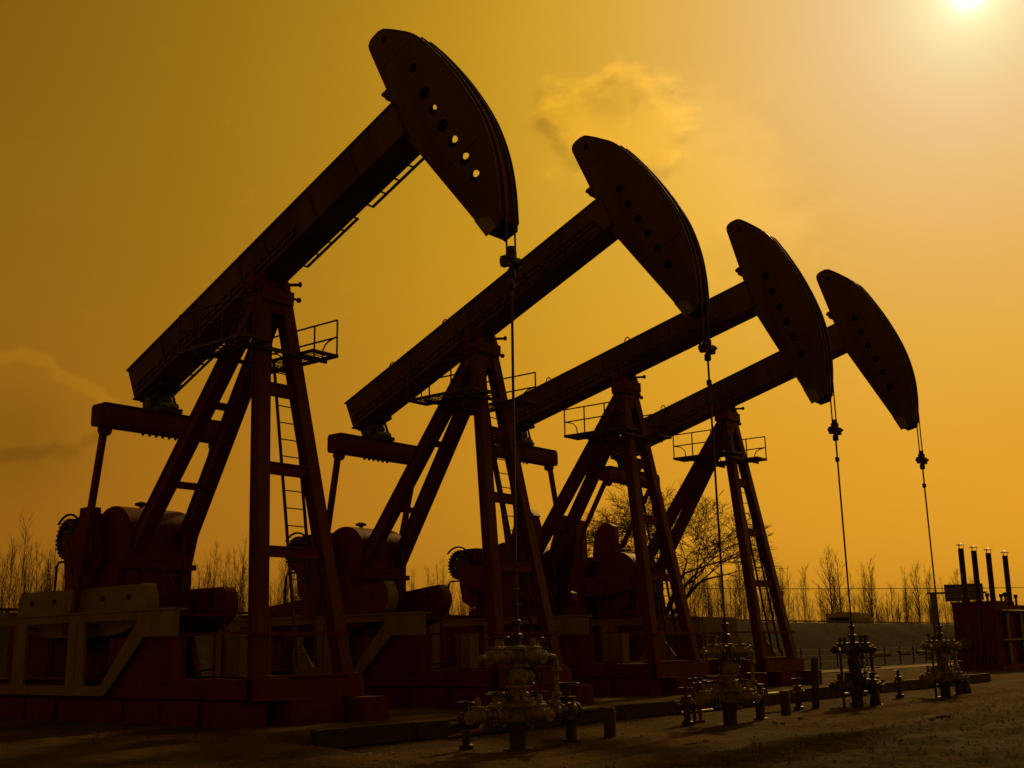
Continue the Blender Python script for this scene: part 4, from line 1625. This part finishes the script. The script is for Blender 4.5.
# ------------------------------------------------------------------ site cabin behind the last pump
cab = thing('site_cabin', 'low dark red site cabin with a grey end behind the pump jacks', 'cabin', (-30.4, 48.1, 0), 0.0)
hpart('body', SHEDR, lambda q: q.box(0, 2.37, -9, 0, -0.1, 2.78), cab)
hpart('roof', SHEDG, lambda q: q.box(-0.1, 2.47, -9.1, 0.0, 2.78, 2.88), cab)
hpart('grey_annex', SHEDG, lambda q: q.box(0.0, 2.40, 0.004, 3.9, -0.1, 2.86), cab)
for y_ in (-7.2, -4.6, -2.0):
    wn = hpart('window', SHEDG, lambda q: q.box(2.372, 2.40, y_, y_ + 1.0, 1.2, 2.1), cab)
    hpart('pane', GLASS, lambda q: q.box(2.401, 2.41, y_ + 0.08, y_ + 0.92, 1.28, 2.02), wn)

rn_ = random.Random(3)
# ------------------------------------------------------------------ road, guard rail, bus, car, sign, power line
q = MB()
q.box(-46.3, -41.2, -60, 240, 1.0, 1.42)
rd = put('road', q.mesh('road', mat('asphalt', (0.055, 0.05, 0.045), (0.04, 0.036, 0.032), 0.9, scale=2)))
rd['kind'] = 'structure'

gr = thing('guard_rail', 'long thin steel guard rail along the top of the far embankment', 'guard rail', (-38.9, 0, 3.0))
q = MB()
q.box(-0.03, 0.03, 12, 150, 0.12, 0.22)
put('rail', q.mesh('rail', STEEL), gr)
for k in range(34):
    part('rail_post', 'g', lambda q: q.box(-0.05, 0.02, -0.05, 0.05, -0.6, 0.2), STEEL, gr, (-0.06, 12.5 + k * 4.05, 0))

bus = thing('minibus', 'pale minibus driving along the embankment road behind the third pump rod', 'bus', (-43.5, 101.9, 1.42))
q = MB()
q.prism([(-2.45, 0.35), (-2.45, 2.45), (-2.3, 2.66), (1.6, 2.66), (2.0, 2.4), (2.4, 1.5), (2.5, 1.2), (2.5, 0.35)], -1.2, 1.2)
put('body', q.mesh('body', BUSP), bus, (0, 0, 0), (0, 0, math.pi / 2))
for k in range(4):
    q = MB()
    q.box(1.205, 1.22, -2.2 + k * 1.0, -1.4 + k * 1.0, 1.5, 2.3)
    put('window', q.mesh('window', GLASS), bus)
q = MB()
q.box(-0.95, 0.95, -2.47, -2.455, 1.5, 2.3)
put('rear_window', q.mesh('rear_window', GLASS), bus)
for x in (-1.05, 1.05):
    for y_ in (-1.5, 1.6):
        q = MB()
        q.lathe([(0.34, -0.12), (0.38, -0.08), (0.38, 0.08), (0.34, 0.12)], (x, y_, 0.38), (1, 0, 0), 16)
        put('wheel', q.mesh('wheel', TYRE), bus)
q = MB()
q.box(-0.7, 0.7, -1.6, 0.6, 2.66, 2.76)
put('roof_unit', q.mesh('roof_unit', BUSP), bus)

car = thing('car', 'small dark car on the embankment road right of the bus', 'car', (-43.2, 114.5, 1.52))
q = MB()
q.prism([(-2.1, 0.3), (-2.1, 0.85), (-1.3, 0.98), (-0.8, 1.75), (1.2, 1.75), (1.8, 1.0), (2.1, 0.9), (2.1, 0.3)], -0.85, 0.85)
put('body', q.mesh('body', SIGNM), car, (0, 0, 0), (0, 0, math.pi / 2))
q = MB()
q.box(-0.5, 0.5, -1.2, 0.5, 1.755, 1.83)
put('roof_rack', q.mesh('roof_rack', STEEL), car)
for y_ in (-0.7, 0.3):
    q = MB()
    q.box(0.855, 0.87, y_, y_ + 0.8, 1.1, 1.6)
    put('window', q.mesh('window', GLASS), car)
for x in (-0.78, 0.78):
    for y_ in (-1.3, 1.3):
        q = MB()
        q.lathe([(0.32, -0.1), (0.32, 0.1)], (x, y_, 0.32), (1, 0, 0), 14)
        put('wheel', q.mesh('wheel', TYRE), car)

sg = thing('road_sign', 'twin-panel road sign on a thick pole beyond the yard, left of the chimneys', 'road sign', PF(33.6, 98, 0), YAW)
q = MB()
q.lathe([(0.25, -0.5), (0.22, 5.5)], (1.1, 0.25, 0), (0, 0, 1), 10)
q.bar((0.6, 0.25, 5.42), (5.6, 0.25, 5.42), 0.16, 0.16)
put('pole', q.mesh('pole', SIGNM), sg)
for x0, x1, z0, z1 in ((2.0, 3.6, 4.72, 6.1), (3.7, 5.2, 4.8, 6.15)):
    q = MB()
    q.box(x0, x1, 0.0, 0.06, z0, z1)
    pn = put('sign_panel', q.mesh('sign_panel', SIGNM), sg)
    for k in range(3):
        q = MB()
        q.box(x0 + 0.05, x1 - 0.05, -0.05, -0.002, z0 + 0.2 + k * 0.5, z0 + 0.25 + k * 0.5)
        put('panel_rib', q.mesh('panel_rib', STEEL), pn)

wm = MB()
pL, pR = Vector((-50.8, 81.0, 0)), Vector((-24.6, 133.8, 0))
zl, zr = 6.05, 6.6
for p, z, nm in ((pL, zl, 'weathered power pole behind the third pump jack carrying the wire'), (pR, zr, 'power pole beyond the heater carrying the wire')):
    zg = gz_at(p.x, p.y)
    po = thing('power_pole', nm, 'power pole', (p.x, p.y, zg), YAW)
    q = MB()
    q.lathe([(0.13, -0.5), (0.09, z - zg + 0.1)], (0, 0, 0), (0, 0, 1), 8)
    q.bar((-0.5, 0, z - zg - 0.1), (0.5, 0, z - zg - 0.1), 0.08, 0.08)
    put('pole', q.mesh('pole', BARK), po)
pts = []
for k in range(25):
    f = k / 24
    p = pL.lerp(pR, f)
    pts.append((p.x, p.y, zl + (zr - zl) * f - 0.12 * 4 * f * (1 - f)))
wm.tube(pts, 0.03, 5)
tag(put('power_line', wm.mesh('power_line', ROPE)), 'single thin power line crossing the sky low above the embankment', 'power line')

# post-and-wire fence along the foot of the embankment
fe = thing('wire_fence', 'long low post-and-wire fence along the foot of the far embankment', 'fence', (-31.6, 0, 0))
for k in range(38):
    v = 30 + k * 2.6
    part('fence_post', 'f', lambda q: q.box(-0.035, 0.035, -0.035, 0.035, -0.3, 1.15), CONC, fe, (rn_.uniform(-0.05, 0.05), v, gz_at(-31.6, v)), (rn_.uniform(-0.03, 0.03), 0, 0))
for h in (0.35, 0.7, 1.05):
    q = MB()
    q.tube([(0.07, 30 + k * 2.6, gz_at(-31.6, 30 + k * 2.6) + h) for k in range(38)], 0.014, 4)
    put('wire', q.mesh('wire', ROPE), fe)
# far track at the embankment foot
q = MB()
vs, fs = [], []
for k in range(60):
    v = 40 + k * 2.0
    for u in (-29.6, -27.2):
        vs.append((u + 0.25 * math.sin(v * 0.11), v, gz_at(u, v) + 0.03))
for k in range(59):
    fs.append((2 * k, 2 * k + 1, 2 * k + 3, 2 * k + 2))
q.add(vs, fs)
tk = put('track', q.mesh('track', mat('pale_dust', (0.14, 0.095, 0.05), (0.09, 0.06, 0.03), 0.95, scale=0.8)))
tk['kind'] = 'structure'

# pale barrier blocks at the far edge of the yard
BL = ['longest pale concrete slab at the embankment foot, leftmost of the row under the bus',
      'pale concrete slab at the embankment foot, second of the row from the bus side',
      'pale concrete slab at the embankment foot, third of the row from the bus side',
      'pale concrete slab at the embankment foot, nearest the heater']
for k, (v, ln) in enumerate(((82.5, 3.2), (87.0, 1.8), (90.6, 2.0), (94.6, 2.0))):
    u = -33.2
    q = MB()
    q.prism([(-ln / 2, -0.3), (-ln / 2, 0.12), (ln / 2, 0.12), (ln / 2, -0.3)], -0.2, 0.2)
    q.box(-ln / 2 + 0.05, ln / 2 - 0.05, -0.15, 0.15, 0.12, 0.15)
    o = put('concrete_slab', q.mesh('concrete_slab', SHEDG), None, (u, v, gz_at(u, v)), (0, 0, math.pi / 2))
    tag(o, BL[k], 'slab', 'concrete slabs at the embankment foot')

# ------------------------------------------------------------------ bare trees


def branch(q, tips, p, d, r, ln, depth, rn, spread, upb, minr):
    segs = 3 if depth < 3 else 2
    pts = [p]
    dd = d.copy()
    for k in range(segs):
        dd = (dd + Vector((rn.gauss(0, 0.13), rn.gauss(0, 0.13), rn.gauss(0.0, 0.08) + upb))).normalized()
        pts.append(pts[-1] + dd * ln / segs)
    (q if depth < 2 else tips).tube(pts, r, 6 if depth < 2 else 3, max(minr, r * 0.55), cap=False)
    return pts, dd


def poplar(seed, h, lean=0.0, wide=0.25, nb=None, fat=1.0):
    """slim upright winter tree"""
    rn = random.Random(seed)
    tr, cr_ = MB(), MB()
    pts = [Vector((0, 0, -0.3))]
    for k in range(7):
        pts.append(pts[-1] + Vector((rn.gauss(lean, 0.05) * h / 7, rn.gauss(0, 0.05) * h / 7, h / 7)))
    tr.tube(pts, h * (0.011 if fat == 1.0 else 0.0042), 6, 0.010, cap=False)
    for k in range(nb or 26):
        f = 0.18 + 0.8 * rn.random()
        j = f * 7
        a, b_ = pts[min(6, int(j))], pts[min(7, int(j) + 1)]
        p = a.lerp(b_, j - int(j))
        ang = rn.random() * 6.283
        out = wide + 0.35 * rn.random()
        d = Vector((math.cos(ang) * out, math.sin(ang) * out, 1)).normalized()
        ln = h * (0.12 + 0.30 * (1 - f)) * rn.uniform(0.6, 1.25)
        r = 0.010 + 0.010 * (1 - f)
        bp_, dd = branch(cr_, cr_, p, d, r * fat, ln, 2, rn, 0.4, 0.05, 0.006 * fat)
        for t_ in range(4):
            pp = bp_[1].lerp(bp_[-1], rn.random())
            a2 = rn.random() * 6.283
            d2 = (dd + Vector((math.cos(a2), math.sin(a2), 0.2)) * 0.55).normalized()
            branch(cr_, cr_, pp, d2, 0.007 * fat, ln * rn.uniform(0.3, 0.55), 3, rn, 0.4, 0.04, 0.005 * fat)
    return tr.mesh('trunk', BARK, fix=False), cr_.mesh('crown', TWIG, smooth=False, fix=False)


def round_tree(seed, h):
    rn = random.Random(seed)
    tr, cr_ = MB(), MB()

    def grow(p, d, r, ln, depth):
        pts, dd = branch(tr, cr_, p, d, r, ln, depth, rn, 0.5, 0.02 if depth < 3 else -0.01, 0.006)
        if depth >= 7:
            return
        n = 3 if depth < 6 else 4
        for k in range(n):
            a_ = rn.random() * 6.283
            side = Vector((math.cos(a_), math.sin(a_), rn.uniform(-0.25, 0.35)))
            nd = (dd * rn.uniform(0.55, 0.95) + side * rn.uniform(0.45, 0.85)).normalized()
            start = pts[-1] if k == 0 or depth < 1 else pts[-2].lerp(pts[-1], rn.random())
            grow(start, nd, max(0.010, r * 0.50), ln * rn.uniform(0.60, 0.82), depth + 1)
    # leaning trunk splitting low, as in the picture
    base = [Vector((0, 0, -0.6)), Vector((0.05, 0, 1.2)), Vector((0.30, 0, 2.6))]
    tr.tube(base, 0.36, 9, 0.26, cap=False)
    for d, ln, r, zz in (((0.85, 0.1, 0.85), 2.9, 0.15, 0.75), ((-0.75, 0.2, 0.85), 2.7, 0.13, 0.9), ((0.2, -0.55, 0.95), 2.7, 0.13, 1.0), ((-0.05, 0.6, 0.95), 2.7, 0.13, 1.0),
                         ((-0.25, -0.1, 1.1), 3.0, 0.13, 1.0), ((0.45, 0.2, 1.0), 2.9, 0.13, 1.0), ((-0.9, -0.2, 0.45), 2.6, 0.13, 0.8)):
        grow(base[1].lerp(base[2], zz), Vector(d).normalized(), r, ln, 1)
    return tr.mesh('trunk', BARK, fix=False), cr_.mesh('crown', TWIG, smooth=False, fix=False)


big = thing('round_tree', 'large bare tree with a wide round crown and leaning trunk behind the farthest pump jack', 'tree', (-33.2, 53.2, 0.4), YAW)
tm, cm_ = round_tree(7, 10)
put('trunk', tm, big)
put('crown', cm_, big)

VAR = [poplar(20 + k, 6.4, 0.01 * (k - 3), 0.16 + 0.09 * (k % 3), 34) for k in range(7)]
SAP = [poplar(40 + k, 6.4, 0.008 * (k - 3), 0.02 + 0.05 * (k % 3), 26, 0.72) for k in range(8)]
rn = random.Random(5)


def mesh_arrays(me):
    co_ = np.empty(len(me.vertices) * 3, np.float32)
    me.vertices.foreach_get('co', co_)
    li = np.empty(len(me.loops), np.int32)
    me.loops.foreach_get('vertex_index', li)
    return co_.reshape(-1, 3), li.reshape(-1, 4)


VA = [[mesh_arrays(x) for x in pr_] for pr_ in SAP]
BUSH = [mesh_arrays(poplar(60 + k, 3.2, 0.0, 0.5, 9)[1]) for k in range(3)]


def thicket(name, spots):
    """one joined mesh of many saplings that nobody could count"""
    cs, fs, o = [], [], 0
    for arrs, u, v, s, hs, rz in spots:
        c, sn = math.cos(rz), math.sin(rz)
        for co_, f_ in arrs:
            p = co_ * np.array([s, s, s * hs], np.float32)
            p = np.stack([p[:, 0] * c - p[:, 1] * sn + u, p[:, 0] * sn + p[:, 1] * c + v, p[:, 2] + gz_at(u, v)], -1)
            cs.append(p)
            fs.append(f_ + o)
            o += len(p)
    co_, f_ = np.concatenate(cs), np.concatenate(fs)
    me = bpy.data.meshes.new(name)
    me.vertices.add(len(co_))
    me.vertices.foreach_set('co', co_.ravel())
    me.loops.add(f_.size)
    me.loops.foreach_set('vertex_index', f_.ravel().astype(np.int32))
    me.polygons.add(len(f_))
    me.polygons.foreach_set('loop_start', np.arange(0, f_.size, 4, dtype=np.int32))
    me.update()
    me.materials.append(TWIG)
    o_ = put(name, me)
    o_['kind'] = 'stuff'
    o_['label'] = 'hazy row of countless bare saplings along the road embankment'
    o_['category'] = 'thicket'


spots = []
for v0, v1, n, sz in ((-6, 24, 230, 0.77), (24, 46, 180, 0.78), (46, 66, 110, 0.76), (66, 92, 110, 1.12), (92, 155, 130, 1.12)):
    for k in range(n):
        v = v0 + (v1 - v0) * (k + rn.random()) / n
        spots.append((VA[rn.randrange(8)], -46.8 - rn.random() * 9, v, sz * rn.uniform(0.5, 1.1), rn.uniform(0.85, 1.2), rn.random() * 6.28))
for k in range(130):
    v = -8 + 140 * rn.random()
    spots.append(([BUSH[rn.randrange(3)]], -46.5 - rn.random() * 8, v, rn.uniform(0.6, 1.2), rn.uniform(0.7, 1.1), rn.random() * 6.28))
for k in range(420):
    v = 40 + 120 * rn.random()
    u = -32.5 - 6.5 * rn.random()
    spots.append(([BUSH[rn.randrange(3)]], u, v, rn.uniform(0.12, 0.45), rn.uniform(0.4, 0.8), rn.random() * 6.28))
thicket('sapling_thicket', spots)

TREES = [(-47.0, 84.8, 0.92, 1, 'slim bare tree standing first to the left of the bus on the embankment'),
         (-46.8, 105.6, 1.42, 5, 'tall bare tree with upswept limbs rising right behind the bus'),
         (-47.2, 109.0, 1.30, 2, 'bare tree growing just right of the bus, leaning against the tallest one'),
         (-48.0, 117.5, 1.28, 4, 'slender bare tree between the bus and the last pump rod'),
         (-47.5, 122.5, 0.95, 0, 'short dense bare tree left of the last pump rod'),
         (-46.5, 127.5, 1.35, 5, 'wide bare tree right behind the last pump rod'),
         (-47.5, 134.5, 1.30, 2, 'bare tree behind the road sign'),
         (-47.5, 143.0, 1.30, 3, 'bare tree behind the four chimneys'),
         (-47.5, 150.0, 1.15, 1, 'bare tree at the far right edge behind the heater')]
for u, v, s, k, lab in TREES:
    r = thing('bare_tree', lab, 'tree', (u, v, gz_at(u, v)), rn.random() * 6.28, 'bare trees along the embankment')
    r.scale = (s, s, s)
    put('trunk', VAR[k][0], r)
    put('crown', VAR[k][1], r)
